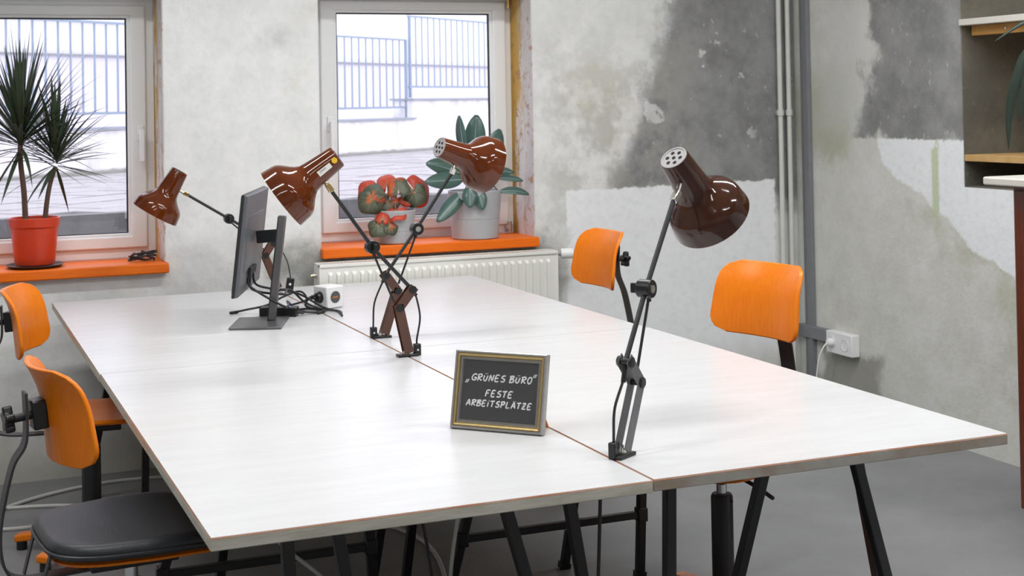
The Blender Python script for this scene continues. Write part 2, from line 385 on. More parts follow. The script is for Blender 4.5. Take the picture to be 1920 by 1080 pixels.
# ------------------------------------------------------------------ room shell
def shell():
    b = MB().box((-3.2, -4.8, -.12), (XW + .3, YW + .3, 0)); tag(b.build('floor', 'floor', smooth=0), kind='structure')
    b = MB().box((-3.2, -4.8, CEIL), (XW + .5, YW + .3, CEIL + .15)); tag(b.build('ceiling', 'ceil', smooth=0), kind='structure')
    b = MB().box((-3.35, -4.8, 0), (-3.2, YW + .3, CEIL)); tag(b.build('wall_left', 'wall_p', smooth=0), kind='structure')
    b = MB().box((-3.35, -4.95, 0), (XW + .5, -4.8, CEIL)); tag(b.build('wall_rear', 'wall_p', smooth=0), kind='structure')
    y0, y1 = YW, YW + .32
    W = [(-.66, .470, .815, 2.03), (1.142, 2.163, .833, 2.03)]
    b = MB()
    xs = [-3.2, W[0][0], W[0][1], W[1][0], W[1][1], XW + .0]
    for i in (0, 2, 4): b.box((xs[i], y0, 0), (xs[i + 1], y1, CEIL))
    for (x0, x1, z0, z1) in W: b.box((x0, y0, 0), (x1, y1, z0)); b.box((x0, y0, z1), (x1, y1, CEIL))
    wb = b.build('wall_back', 'wall_b', smooth=0); tag(wb, kind='structure')
    for k, (x0, x1, z0, z1) in enumerate(W):
        r = MB().box((x1 - .004, y0 - .002, z0 + .045), (x1 + .001, y1 - .06, z1)).build('reveal_render', 'reveal', wb, smooth=0)
        tag(r, 'stained peeling window reveal')
    # right wall with a niche
    n0, n1, zb, dp = 2.332, .2, 1.112, .34
    b = MB().box((XW, n0, 0), (XW + .5, y1, CEIL)); b.box((XW, -4.8, 0), (XW + .5, n1, CEIL)); b.box((XW, n1, 0), (XW + .5, n0, zb))
    wr = b.build('wall_right', 'wall_r', smooth=0); tag(wr, kind='structure')
    b = MB().box((XW + dp, n1 - .002, zb - .01), (XW + dp + .1, n0 + .002, CEIL)); b.box((XW + .004, n0 - .004, zb), (XW + dp, n0 + .004, CEIL)); b.box((XW + .004, n1, zb - .004), (XW + dp, n0, zb + .004))
    tag(b.build('niche_lining', 'niche', wr, smooth=0), 'dark bare concrete niche')
    # windows
    def window(name, x0, x1, zb, zt, gl, handle_x, hinge_x, label):
        yf, yb = YW + .235, YW + .30
        w_ = thing(name, ((x0 + x1) / 2, yf, zb), label, None, kind='structure')
        gx0, gx1, gz0, gz1 = gl
        sx0, sx1, sz0, sz1 = gx0 - .078, gx1 + .078, gz0 - .062, gz1 + .055
        def ring(o, i, ya, yb_, name, mat, bev):
            b = MB(); (a0, a1, c0, c1) = o; (i0, i1, k0, k1) = i
            for y in (ya, yb_): pass
            V = []
            for y in (ya, yb_): V += [(a0, y, c0), (a1, y, c0), (a1, y, c1), (a0, y, c1), (i0, y, k0), (i1, y, k0), (i1, y, k1), (i0, y, k1)]
            F = []
            for k in range(4):
                j = (k + 1) % 4
                F += [(k, j, 4 + j, 4 + k), (8 + k, 12 + k, 12 + j, 8 + j), (4 + k, 4 + j, 12 + j, 12 + k), (k, 8 + k, 8 + j, j)]
            b.add(V, F); return b.build(name, mat, w_, smooth=0, bevel=bev)
        ring((x0, x1, zb, zt), (sx0 + .012, sx1 - .012, sz0 + .012, sz1 - .012), yf + .02, yb, 'outer_frame', 'pvc', .004)
        sash = ring((sx0, sx1, sz0, sz1), (gx0 - .012, gx1 + .012, gz0 - .012, gz1 + .012), yf, yb - .01, 'sash', 'pvc', .006)
        ring((gx0 - .014, gx1 + .014, gz0 - .014, gz1 + .014), (gx0, gx1, gz0, gz1), yf + .012, yb - .012, 'glazing_bead', 'pvc', .003)
        ring((gx0 - .001, gx1 + .001, gz0 - .001, gz1 + .001), (gx0 + .006, gx1 - .006, gz0 + .004, gz1 - .006), yf + .024, yf + .034, 'gasket', 'gasket', 0)
        MB().box((gx0, yf + .026, gz0), (gx1, yf + .032, gz1)).build('glass_pane', 'glass', w_, smooth=0)
        hz = 1.42 if x0 > 0 else 1.40
        h = MB().box((handle_x - .014, yf - .010, hz - .035), (handle_x + .014, yf, hz + .035)).build('handle_plate', 'white', w_, bevel=.004)
        hb = MB(); hb.cyl((handle_x, yf - .008, hz), (handle_x, yf - .045, hz), .010)
        hb.box((handle_x - .011, yf - .055, hz - .125), (handle_x + .011, yf - .037, hz + .014))
        hb.build('handle', 'white', w_, bevel=.005)
        if hinge_x:
            MB().cyl((hinge_x, yf - .008, 1.955), (hinge_x, yf - .008, 2.02), .010).build('hinge', 'brass', w_)
            b = MB(); b.cyl((hinge_x - .012, yf - .008, zb + .006), (hinge_x - .012, yf - .008, zb + .055), .010); b.box((hinge_x - .028, yf - .016, zb + .02), (hinge_x + .004, yf, zb + .04))
            b.build('hinge', 'nickel', w_)
        return w_
    window('window_1', -.66, .470, .858, 2.03, (-.54, .352, .966, 1.90), .405, None, 'white framed window at the left with a spiky plant on its sill')
    window('window_2', 1.142, 2.163, .880, 2.03, (1.292, 2.050, .982, 1.932), 1.253, 2.140, 'white framed window between bare plaster, above the radiator')
    for k, (x0, x1, z0, z1) in enumerate(((-.80, .478, .815, .858), (1.138, 2.168, .834, .879))):
        o = MB().box((x0, YW - .045, z0), (x1, YW + .256, z1)).build('trim_%d' % (k + 1), 'sill', bevel=.006)
        tag(o, ('orange painted sill board under the left window', 'orange painted sill board above the radiator')[k], None, None, 'structure')
shell()

# ------------------------------------------------------------------ ceiling luminaires
LWHERE = ('above the far left chair', 'above the far right tabletop', 'above the near left chair', 'above the front lamp', 'nearest the niche with shelves', 'added to brighten the right side, towards the rear wall', 'behind the camera on the left', 'behind the camera on the right')
def luminaires():
    for i, (x, y) in enumerate(LAMPS):
        t = thing('ceiling_light', (x, y, CEIL - .09), 'white ceiling luminaire ' + LWHERE[i], 'ceiling light', 'ceiling luminaires')
        MB().box((x - .62, y - .1, CEIL - .07), (x + .62, y + .1, CEIL)).build('housing', 'white', t, bevel=.008)
        MB().box((x - .60, y - .085, CEIL - .085), (x + .60, y + .085, CEIL - .071)).build('diffuser', 'tube', t, bevel=.004)
        L = bpy.data.lights.new('luminaire_light', 'AREA'); L.shape = 'RECTANGLE'; L.size = 1.2; L.size_y = .17; L.energy = LAMP_W; L.color = (.985, .992, 1.0)
        lo = bpy.data.objects.new('luminaire_light', L); COL.objects.link(lo); lo.parent = t; lo.location = (0, 0, -.0)
luminaires()

# ------------------------------------------------------------------ outdoors
def outdoors():
    A = Vector((-4.6, 6.54, 0)); dv = Vector((.767, .641, 0)).normalized(); nv = Vector((-dv.y, dv.x, 0))
    A = Vector((0.127, 10.471, 0)) - dv * 5.0
    ang = math.atan2(dv.y, dv.x)
    def L(u, v, z): return A + dv * u + nv * v + Vector((0, 0, z))
    def near(x): return 5.80 + .2 * (x + .09)
    # pavement bed
    b = MB(); e0 = Vector((-5, near(-5), 0)); e1 = Vector((13, near(13), 0))
    far0, far1 = L(-1, .3, 0), L(19, .3, 0)
    b.prism([(e0.x, e0.y), (e1.x, e1.y), (far1.x, far1.y), (far0.x, far0.y)], .70, .898)
    pv = b.build('pavement', 'joint', smooth=0); tag(pv, 'pale paved yard beyond the windows', None, None, 'structure')
    b = MB(); k0 = Vector((0, -.12, 0)); b.prism([(e0.x, e0.y - .02), (e1.x, e1.y - .02), (e1.x, e1.y + .10), (e0.x, e0.y + .10)], .80, .912)
    b.build('kerb', 'well', pv, smooth=0)
    b = MB(); b.prism([(e0.x, e0.y - .06), (e1.x, e1.y - .06), (e1.x, e1.y), (e0.x, e0.y)], .2, .80); b.build('lightwell_face', 'well', pv, smooth=0)
    b = MB(); b.box((-5, YW + .32, .1), (9, 6.2, .2)); b.build('lightwell_floor', 'well', pv, smooth=0)
    s_ = .485; me = None; cnt = 0
    vis = []
    for i in range(0, 40):
        for j in range(1, 16):
            u = (i + .5) * s_; v = -(j - .5) * s_
            c = L(u + (s_ / 2 if j % 2 else 0), v, .905)
            if c.y < near(c.x) + .22 or c.x > 7.5 or c.x < -1.6: continue
            vis.append(c)
    vis.sort(key=lambda c: (c - cam.location).length)
    for c in vis[:290]:
        if me is None:
            o = MB().box((-s_ / 2 + .012, -s_ / 2 + .012, -.03), (s_ / 2 - .012, s_ / 2 - .012, .006)).build('paving_slab', 'slab', pv, org=Vector((0, 0, 0)), smooth=0); me = o.data
        else:
            o = bpy.data.objects.new('paving_slab', me); COL.objects.link(o); o.parent = pv
        o.location = c + Vector((0, 0, random.uniform(-.003, .003))); o.rotation_euler[2] = ang
    # retaining wall, two heights
    uS = 11.69
    t = thing('retaining_wall', tuple(L(9, .15, .9)), 'stained white retaining wall behind the paved yard', 'wall')
    b = MB()
    def lbox(b, u0, u1, v0, v1, z0, z1):
        P_ = [L(u0, v0, 0), L(u1, v0, 0), L(u1, v1, 0), L(u0, v1, 0)]; return b.prism([(p.x, p.y) for p in P_], z0, z1)
    lbox(b, -1, uS, 0, .3, .88, 1.32); b.build('low_section', 'outwall', t, smooth=0)
    b = MB(); lbox(b, uS, 19, 0, .3, .88, 1.562); b.build('high_section', 'outwall', t, smooth=0)
    b = MB(); lbox(b, -1, uS + .05, -.03, .33, 1.32, 1.343); lbox(b, uS - .03, 19, -.03, .33, 1.562, 1.585); b.build('coping', 'coping', t, smooth=0)
    # two fence panels
    def fence(u0, u1, zb, zt, label):
        f = thing('railing', tuple(L(u0, .1, zb - .12)), label, 'railing', 'railings on the retaining wall')
        for z in (zb, zt): b = MB(); lbox(b, u0, u1, .085, .115, z - .012, z + .012); b.build('rail', 'fence', f, smooth=0)
        n = int((u1 - u0) / .152); me = None; base = L(u0, .1, zb - .12)
        for i in range(n + 1):
            p = L(u0 + .04 + i * .152, .1, zb)
            if p.x > 8.5 or p.x < -1.5: continue
            post = (i == (n if zb < 1.6 else 0))
            if post:
                MB().bar(p - Vector((0, 0, .14)), p + Vector((0, 0, zt - zb + .01)), .032, .032, tuple(nv)).build('post', 'fence', f)
            else:
                if me is None:
                    o = MB().cyl((0, 0, 0), (0, 0, zt - zb), .0105, 6).build('bar', 'fence', f, org=Vector((0, 0, 0))); me = o.data
                else: o = bpy.data.objects.new('bar', me); COL.objects.link(o); o.parent = f
                o.location = p - base
    fence(3.0, uS - .02, 1.475, 2.33, 'pale blue-grey railing on the lower part of the retaining wall')
    fence(uS + .07, 16.5, 1.735, 2.64, 'pale blue-grey railing on the raised part of the retaining wall')
    # house front across the yard
    h = thing('house', tuple(L(9, 3.4, .9)), 'white rendered house front across the yard', 'building')
    b = MB(); lbox(b, -3, 30, 3.4, 3.7, 2.20, 6.5); b.build('wall', 'facade', h, smooth=0)
    b = MB(); lbox(b, -3, 30, 3.36, 3.7, .6, 2.17); b.build('plinth', 'plinth', h, smooth=0)
    b = MB(); lbox(b, -3, 30, 3.33, 3.7, 2.17, 2.20); b.build('ledge', 'ledge', h, smooth=0)
    for u in (8.35, 4.6):
        b = MB(); lbox(b, u, u + 1.6, 3.37, 3.39, 2.66, 3.9); wn = b.build('window', 'plinth', h, smooth=0)
        b = MB(); lbox(b, u - .2, u + 1.75, 3.26, 3.40, 2.60, 2.66); b.build('window_ledge', 'facade', h, smooth=0)
        b = MB(); lbox(b, u + .08, u + 1.52, 3.355, 3.372, 2.82, 3.8); sub(wn, b.build('pane', 'fence', h, smooth=0))
outdoors()

# ------------------------------------------------------------------ tables
def table(x0, x1, y0, y1, label, edge, joint):
    t = thing('table_top', ((x0 + x1) / 2, (y0 + y1) / 2, .7155), label, 'tabletop', 'four white tabletops pushed together')
    b = MB().box((x0, y0, .7155), (x1, y1, .7365)); b.build('board_core', edge, t, smooth=0, bevel=.0015, seg=1)
    b = MB(); z0, z1 = .7365, .74
    b.slot(1).add([(x0, y0, z0), (x1, y0, z0), (x1, y1, z0), (x0, y1, z0), (x0 + .0012, y0 + .0012, z1), (x1 - .0012, y0 + .0012, z1), (x1 - .0012, y1 - .0012, z1), (x0 + .0012, y1 - .0012, z1)],
                  [f for k, f in enumerate([(0, 1, 5, 4), (1, 2, 6, 5), (2, 3, 7, 6), (3, 0, 4, 7)]) if k != joint] + [(3, 2, 1, 0)])
    V8 = b.v[-8:]; b.slot(0).add(V8, [[(0, 1, 5, 4), (1, 2, 6, 5), (2, 3, 7, 6)][joint]])
    b.slot(0).add([(x0 + .0012, y0 + .0012, z1), (x1 - .0012, y0 + .0012, z1), (x1 - .0012, y1 - .0012, z1), (x0 + .0012, y1 - .0012, z1)], [(0, 1, 2, 3)])
    b.build('laminate', ['lam', 'lam_edge'], t, smooth=0)
table(0, .882, 0, 1.7315, 'white tabletop nearest the camera, carrying the framed sign', 'edge', 2)
table(.8865, 1.781, .006, 1.7345, 'white tabletop at the near right, its corner jutting towards the wall', 'edge2', 2)
table(-.003, .8825, 1.7345, 3.414, 'white tabletop at the far left, carrying the monitor', 'edge', 0)
table(.8872, 1.776, 1.7375, 3.414, 'white tabletop at the far right, in front of the radiator', 'edge', 0)

def trestle(label, front, rear, barz=None, braces=False):
    """front / rear: two (top, bottom) points per frame; the top rail carries the board"""
    P4 = front + rear; cx = sum(p[0][0] for p in P4) / 4; cy = sum(p[0][1] for p in P4) / 4
    t = thing('trestle', (cx, cy, 0), label, 'trestle', 'black steel trestles under the tables')
    xs = [p[0][0] for p in P4]
    MB().box((min(xs) - .02, cy - .055, .690), (max(xs) + .02, cy + .055, .7148)).build('top_rail', 'black', t, bevel=.003)
    def on(l, z): a, b = Vector(l[0]), Vector(l[1]); return b + (a - b) * (z / .70)
    for l in P4:
        lg = MB().bar(on(l, .004), on(l, .695), .026, .026, (1, 0, 0)).build('leg', 'black', t, bevel=.003)
        MB().bar(on(l, 0), on(l, .02), .032, .032, (1, 0, 0)).build('foot_cap', 'blackpl', lg)
    if barz:
        a, b = on(rear[0], barz), on(rear[1], barz); c = MB().bar(a, b, .022, .022, (0, 1, 0)).build('crossbar', 'black', t, bevel=.002)
        for p in (a, b): MB().bar(p - Vector((0, 0, .022)), p + Vector((0, 0, .022)), .034, .034, (1, 0, 0)).build('bar_bracket', 'blackpl', c, bevel=.004)
        if braces: m = (a + b) / 2; MB().bar(m, on(front[1], barz - .06), .016, .022, (0, 0, 1)).build('brace', 'black', t)
    return t
trestle('black steel trestle at the front edge of the near left tabletop', [((.216, .36, .7), (.228, .26, 0)), ((.682, .36, .7), (.851, .26, 0))], [((.325, .42, .7), (.455, .46, 0)), ((.868, .42, .7), (1.00, .46, 0))])
trestle('black steel trestle at the front edge of the near right tabletop', [((1.113, .36, .7), (1.043, .26, 0)), ((1.600, .36, .7), (1.730, .26, 0))], [((1.444, .44, .7), (1.341, .60, 0)), ((1.664, .44, .7), (1.90, .60, 0))])
trestle('black steel trestle with a low crossbar behind the cushioned chair, under the left tables', [((.335, 1.42, .7), (.29, 1.58, 0)), ((.815, 1.42, .7), (.745, 1.58, 0))], [((.234, 1.30, .7), (.034, 1.36, 0)), ((.648, 1.30, .7), (.707, 1.36, 0))], .265)
trestle('black steel trestle with a low braced crossbar under the right tables', [((.945, 1.56, .7), (.89, 1.68, 0)), ((1.50, 1.56, .7), (1.43, 1.68, 0))], [((1.141, 1.46, .7), (.962, 1.50, 0)), ((1.621, 1.46, .7), (1.611, 1.50, 0))], .20, True)
trestle('black steel trestle beneath the monitor tabletop, near the left window', [((.30, 2.96, .7), (.27, 2.84, 0)), ((.75, 2.96, .7), (.80, 2.84, 0))], [((.213, 3.04, .7), (.10, 3.22, 0)), ((.76, 3.04, .7), (.80, 3.22, 0))], .48)
trestle('black steel trestle beneath the far right tabletop by the radiator', [((1.10, 2.96, .7), (1.05, 2.84, 0)), ((1.50, 2.96, .7), (1.55, 2.84, 0))], [((1.10, 3.04, .7), (1.05, 3.22, 0)), ((1.50, 3.04, .7), (1.55, 3.22, 0))], .30)

# ------------------------------------------------------------------ chairs
def chair(x, y, rz, bpos, brz, label, cushion=False, seat_z=.45, foot_rot=0.0, btilt=.10):
    """seat centre (x,y), facing local +x rotated rz; bpos = backrest centre (world), brz its own facing"""
    t = thing('work_chair', (x, y, 0), label, 'chair', 'plywood work chairs around the tables', world=False, rz=rz)
    inv = (Matrix.Translation((x, y, 0)) @ Matrix.Rotation(rz, 4, 'Z')).inverted()
    # seat
    def outline(k, sx, sy):
        # rounded, slightly narrower towards the back
        t_ = 2 * PI * k; c, s_ = math.cos(t_), math.sin(t_); e = .44
        px_ = math.copysign(abs(c) ** e, c) * sx; py_ = math.copysign(abs(s_) ** e, s_) * sy
        py_ *= 1 - .16 * max(0, -px_ / sx); return px_, py_
    def pad(b, z0, z1, sx, sy, dish, n=40, rings=6, edge=.006):
        vs = []; fs = []
        def zz(px_, py_): return dish * ((px_ / .2) ** 3 * -.4 + (py_ / .2) ** 2 * .5)
        lay = [(1 - .02, z0), (1, z0 + edge), (1, z1 - edge), (1 - .025, z1)] + [(1 - r_ / rings, z1 + edge * .3) for r_ in range(1, rings)]
        for sc, z in lay:
            for k in range(n):
                a, c = outline(k / n, sx * sc, sy * sc); vs.append((a, c, z + zz(a, c)))
        m = len(lay)
        for i in range(m - 1):
            for k in range(n): j = (k + 1) % n; fs.append((i * n + k, i * n + j, (i + 1) * n + j, (i + 1) * n + k))
        fs.append(tuple(range(n))[::-1]); fs.append(tuple(range((m - 1) * n, m * n)))
        return b.add(vs, fs)
    st = pad(MB(), seat_z - .012, seat_z, .205, .205, .02).build('seat', 'ply', t, smooth=50)
    if cushion:
        cu = pad(MB(), seat_z + .004, seat_z + .038, .215, .225, .02, rings=8, edge=.014).build('cushion', 'leather', t, smooth=70)
        n = 40; pts = []
        for k in range(n + 1):
            a, c = outline(k / n, .217, .227); pts.append((a, c, seat_z + .014 + .02 * ((a / .2) ** 3 * -.4 + (c / .2) ** 2 * .5)))
        MB().tube(pts, .0045, 6, cap=False).build('piping', 'leather', cu)
        b = MB()
        for s_ in (-1, 1): b.bar((-.21, .105 * s_, seat_z + .02), (-.235, .10 * s_, seat_z - .075), .004, .022)
        b.bar((-.235, -.10, seat_z - .07), (-.235, .10, seat_z - .07), .004, .018)
        b.build('strap', 'leather', cu, smooth=0)
        MB().box((-.243, -.03, seat_z - .08), (-.237, .0, seat_z - .055)).build('buckle', 'chrome', cu, bevel=.002)
    # plywood backrest
    bl = inv @ Vector(bpos); rb = brz - rz
    Rb = Matrix.Translation(bl) @ Matrix.Rotation(rb, 4, 'Z') @ Matrix.Rotation(-btilt, 4, 'Y')
    W_, H_, rc = .185, .115, .055
    def bp(a, c):
        v = (c * 2 - 1) * H_; av = abs(v); ins = 0
        if av > H_ - rc: ins = rc - math.sqrt(max(0, rc * rc - (av - (H_ - rc)) ** 2))
        taper = 1 - .06 * (v / H_)
        u = (a * 2 - 1) * (W_ - ins) * taper
        f = 1.55 * u * u - .25 * max(0, v) ** 2 / H_
        return Rb @ Vector((f, u, v))
    R3 = Rb.to_3x3()
    def th(a, c):
        u = (a * 2 - 1) * W_; nrm = Vector((1, -3.1 * u, 0)).normalized(); return R3 @ (nrm * -.0125)
    back = MB().grid(bp, 24, 16, th).build('backrest', 'ply', t, smooth=45, bevel=.0035)
    # bracket, knob and flat steel support
    def LB(p): return Rb @ Vector(p)
    MB().box((-.045, -.026, -.034), (-.011, .026, .034), Rb).build('bracket', 'blackpl', t, bevel=.004)
    kb = MB().cyl(LB((-.045, 0, 0)), LB((-.085, 0, 0)), .010, 12)
    kb.build('knob_shaft', 'black', t)
    prof = []
    k2 = MB(); Mk = at(LB((-.085, 0, 0)), R3.to_4x4() @ frame_of((-1, 0, 0)))
    star = []
    for k in range(40):
        a = 2 * PI * k / 40; r_ = .026 + .007 * math.cos(5 * a); star.append((r_ * math.cos(a), r_ * math.sin(a)))
    k2.prism(star, 0, .022, Mk); k2.build('knob', 'blackpl', t, bevel=.004)
    bx = bl.x - .058 * math.cos(rb); by = bl.y - .058 * math.sin(rb)
    xb = min(-.288, bx - .055)
    path = smoothpath([(.06, 0, seat_z - .05), (-.16, 0, seat_z - .055), (xb + .06, by * .3, seat_z - .05), (xb + .012, by * .5, seat_z - .015), (xb, by * .65, seat_z + .08), (bx - .030, by * .9, (seat_z + bl.z) / 2 + .05), (bx, by, bl.z - .06), (bx, by, bl.z + .05)], 6)
    b = MB(); vs = []; fs = []
    for i, p in enumerate(path):
        d = (path[min(i + 1, len(path) - 1)] - path[max(i - 1, 0)]).normalized(); sd = Vector((0, 1, 0)); nn = d.cross(sd).normalized()
        for a, c in ((-1, -1), (1, -1), (1, 1), (-1, 1)): vs.append(p + sd * (a * .024) + nn * (c * .003))
    n = len(path)
    for i in range(n - 1):
        for k in range(4): j = (k + 1) % 4; fs.append((i * 4 + k, i * 4 + j, i * 4 + 4 + j, i * 4 + 4 + k))
    fs += [(3, 2, 1, 0), tuple(range(4 * n - 4, 4 * n))]; b.add(vs, fs); sp = b.build('back_support', 'strap', t, smooth=40)
    # mechanism, gas column, wooden star foot
    MB().box((-.11, -.07, seat_z - .05), (.10, .07, seat_z - .014)).build('seat_plate', 'black', t, bevel=.004)
    lv = MB().tube([(0, .05, seat_z - .045), (.02, .13, seat_z - .06), (.05, .2, seat_z - .075)], .006, 8); lv.build('height_lever', 'black', t)
    MB().cyl((0, 0, .34), (0, 0, seat_z - .045), .0155, 20).build('chrome_rod', 'chrome', t)
    b = MB(); b.lathe([(.030, .055), (.032, .07), (.032, .348), (.028, .356), (.0155, .357)], 24); col = b.build('gas_column', 'black', t)
    for s_ in (-1, 1): MB().cyl((0, .031 * s_, .338), (0, .036 * s_, .338), .004, 8).build('screw', 'black', col)
    for k in range(5):
        a = foot_rot + 2 * PI * k / 5; R = Matrix.Rotation(a, 4, 'Z'); bb = MB(); V = []
        for r_, hw, z0, z1 in ((.02, .030, .045, .085), (.15, .028, .040, .068), (.265, .024, .028, .052)):
            V += [R @ Vector((r_, -hw, z0)), R @ Vector((r_, hw, z0)), R @ Vector((r_, hw, z1)), R @ Vector((r_, -hw, z1))]
        F = [(0, 1, 2, 3), (11, 10, 9, 8)]
        for i in (0, 4):
            for q in range(4): j = (q + 1) % 4; F.append((i + q, i + 4 + q, i + 4 + j, i + j))
        bb.add(V, F); ft = bb.build('foot', 'ply', t, bevel=.006)
        MB().cyl(R @ Vector((.245, 0, 0)), R @ Vector((.245, 0, .032)), .018, 12).build('glide', 'blackpl', ft)
    return t
chair(-.005, 1.05, math.radians(6), (-.196, .965, .800), math.radians(9), 'plywood work chair with a black leather seat cushion at the near left table edge', True, .455, .9)
chair(.055, 2.56, math.radians(-6), (-.172, 2.62, .790), math.radians(-17), 'plywood work chair with a bare seat at the far left, below the left window', False, .462, .3)
chair(1.775, 2.60, math.radians(180), (2.070, 2.665, .868), math.radians(180), 'orange plywood chair beside the radiator, partly behind the far right tabletop', False, .46, .1)
chair(1.673, 1.088, math.radians(207), (1.950, 1.272, .876), math.radians(191), 'orange plywood chair nearest the grey conduit, behind the near right tabletop', False, .46, .5)

# ------------------------------------------------------------------ desk lamps
def lamp(foot, A, E1, E2, K, Sv, H, t0, t1, cap, mouth, label, enamel, armmat, plane, side=1, stickers=False, cord_side=None, wing=-1):
    n = Vector(plane).normalized()                     # normal of the linkage plane
    f = Vector(foot); t = thing('desk_lamp', foot, label, 'desk lamp', 'brown jointed desk lamps clamped along the table seam')
    A, E1, E2, K, Sv, H, t0, t1, cap, mouth = [Vector(p) for p in (A, E1, E2, K, Sv, H, t0, t1, cap, mouth)]
    d = Vector((0, 0, 1)).cross(n).normalized()
    # clamp plate over the seam, with spring screw
    Mb = Matrix((d, n, Vector((0, 0, 1)))).transposed().to_4x4()
    cl = MB().box((-.030, -.016, 0), (.034, .016, .008), at(f, Mb)).build('clamp_plate', 'blackpl', t, bevel=.002)
    b = MB(); b.cyl(f + d * .0 + Vector((0, 0, .008)), f + Vector((0, 0, .026)), .0045, 10); b.cyl(f + d * .006 + Vector((0, 0, .006)), f + d * .006 + Vector((0, 0, .016)), .009, 10); b.build('clamp_screw', 'nickel', cl)
    # lower arm: open channel of two cheeks and a web
    def cheeks(p, q, w_, name, ext=.0):
        dr = (q - p).normalized(); p2 = p - dr * ext; q2 = q + dr * .010; sd = dr.cross(n).normalized()
        for s_ in (-1, 1): MB().bar(p2 + n * (.0125 * s_), q2 + n * (.0125 * s_), w_, .0022, tuple(n)).build(name, armmat, t, bevel=.0008, seg=1)
        return dr, sd
    dr, sd = cheeks(A, E1, .029, 'lower_arm_cheek', .004)
    if armmat == 'arm': MB().bar(A - sd * .0135 * side, E1 - dr * .012 - sd * .0135 * side, .002, .025, tuple(n)).build('lower_arm_web', armmat, t)
    dr2, sd2 = cheeks(E1, E2, .029, 'elbow_plate')
    if armmat == 'arm': MB().bar(E1 + dr2 * .012 - sd2 * .0135 * side, E2 - dr2 * .01 - sd2 * .0135 * side, .002, .025, tuple(n)).build('elbow_web', armmat, t)
    for P_ in (E1, E2):
        MB().cyl(P_ - n * .0185, P_ + n * .0185, .0075, 14).build('pivot_bolt', 'blackpl', t)
        MB().cyl(P_ - n * .0175, P_ - n * .0137, .0115, 16).build('pivot_washer', 'black', t)
        MB().cyl(P_ + n * .0175, P_ + n * .0137, .0115, 16).build('pivot_washer', 'black', t)
    # rods
    MB().cyl(E2, K, .0058, 12).build('main_rod', 'black', t)
    MB().cyl(t0, t1, .0034, 10).build('balance_rod', 'black', t)
    MB().cyl(K, Sv, .0058, 12).build('upper_rod', 'black', t)
    kn = MB(); kn.cyl(K - n * .017, K + n * .017, .0205, 24); kn = kn.build('joint_knob', 'blackpl', t, bevel=.002)
    MB().cyl(K - n * .0185 * wing, K - n * .0165 * wing, .009, 14).build('bolt_head', 'nickel', kn)
    MB().bar(K + n * .016 * wing, K + n * .038 * wing, .010, .022, (0, 0, 1)).build('wing_nut', 'blackpl', kn, bevel=.002)
    MB().cyl(K + (t1 - K) * .3, t1 + (t1 - K) * .25, .0055, 8).build('rod_socket', 'black', kn)
    # swivel
    ax = (mouth - cap).normalized()
    sw = MB().bar(Sv - (H - Sv).normalized() * .006, H, .016, .015, tuple(n)).build('swivel', 'brass' if side > 0 and armmat == 'arm' else 'nickel', t, bevel=.002)
    s_c = (H - cap).dot(ax); foot_ax = cap + ax * s_c
    MB().cyl(H - (H - Sv).normalized() * .004, foot_ax + (H - foot_ax).normalized() * .030, .0065, 10).build('swivel_pin', 'nickel', sw)
    # shade
    Lx = (mouth - cap).length; k = Lx / .205
    Ms = at(cap, frame_of(ax, n))
    prof = [(.0340, 0), (.0350, .004), (.0390, .05), (.0430, .090), (.0458, .106), (.0525, .117), (.0625, .128), (.0745, .139), (.0845, .149), (.0905, .158), (.0935, .167), (.0965, .190), (.0980, .205)]
    inn = [(r_ - .0018, z) for r_, z in prof[::-1]]; inn = inn[:-1] + [(.0315, .004)]
    prof = [(r_ , z * k) for r_, z in prof]; inn = [(r_, z * k) for r_, z in inn]
    b = MB(); b.lathe(prof + inn, 48, Ms, close=True); sh = b.build('shade', enamel, t, smooth=40)
    b = MB(); b.lathe([(.0330, .003), (.0330, -.0012), (.0300, -.0015), (.0300, .0002), (0, .0004)], 32, Ms); cp = b.build('vent_cap', 'vent' if enamel == 'dbrown' or side < 0 else enamel, sh, smooth=30)
    hb = [(0, 0)] + [(.0175 * math.cos(2 * PI * q / 6), .0175 * math.sin(2 * PI * q / 6)) for q in range(6)]
    for hx, hy in hb:
        b = MB(); b.lathe([(.0048, .0010), (.0048, -.0004), (0, -.0004)], 12, Ms @ Matrix.Translation((hx, hy, 0))); b.build('vent_hole', 'hole', cp, smooth=0)
    b = MB(); b.lathe([(.012, .07 * k), (.022, .09 * k), (.030, .125 * k), (.026, .155 * k), (.0, .166 * k)], 20, Ms); b.build('bulb', 'sticker', sh)
    if stickers:
        # a paper label and a round yellow seal on the side facing the table end
        vw = (-Fw - ax * (-Fw).dot(ax)).normalized(); ph0 = math.atan2((Ms.to_3x3().transposed() @ vw).y, (Ms.to_3x3().transposed() @ vw).x)
        def onshade(ph, z, dr_=.0006):
            r_ = .0352 + (z / k) * .090 + dr_; return Ms @ Vector((r_ * math.cos(ph), r_ * math.sin(ph), z))
        sg = stickers
        pc = ph0 - .25 * sg
        b = MB().grid(lambda a, c: onshade(pc + (c - .5) * .42 * sg, .028 + a * .046), 6, 6); lb = b.build('paper_label', 'sticker', sh, smooth=60)
        b = MB()
        for q, (z0, dz) in enumerate(((.066, .0), (.0605, .1), (.056, -.05), (.0515, .05), (.047, 0))):
            b.tube([onshade(pc - .02, z0, .0012), onshade(pc + .09, z0 + .001, .0012), onshade(pc + .10, z0 - .003, .0012)], .0005, 5)
        b.build('handwriting', 'hole', lb)
        cz, cph = .012, pc + .10
        b = MB(); vs = [onshade(cph, cz, .0008)] + [onshade(cph + .0088 / .036 * math.sin(2 * PI * q / 20), cz + .0088 * math.cos(2 * PI * q / 20), .0008) for q in range(20)]
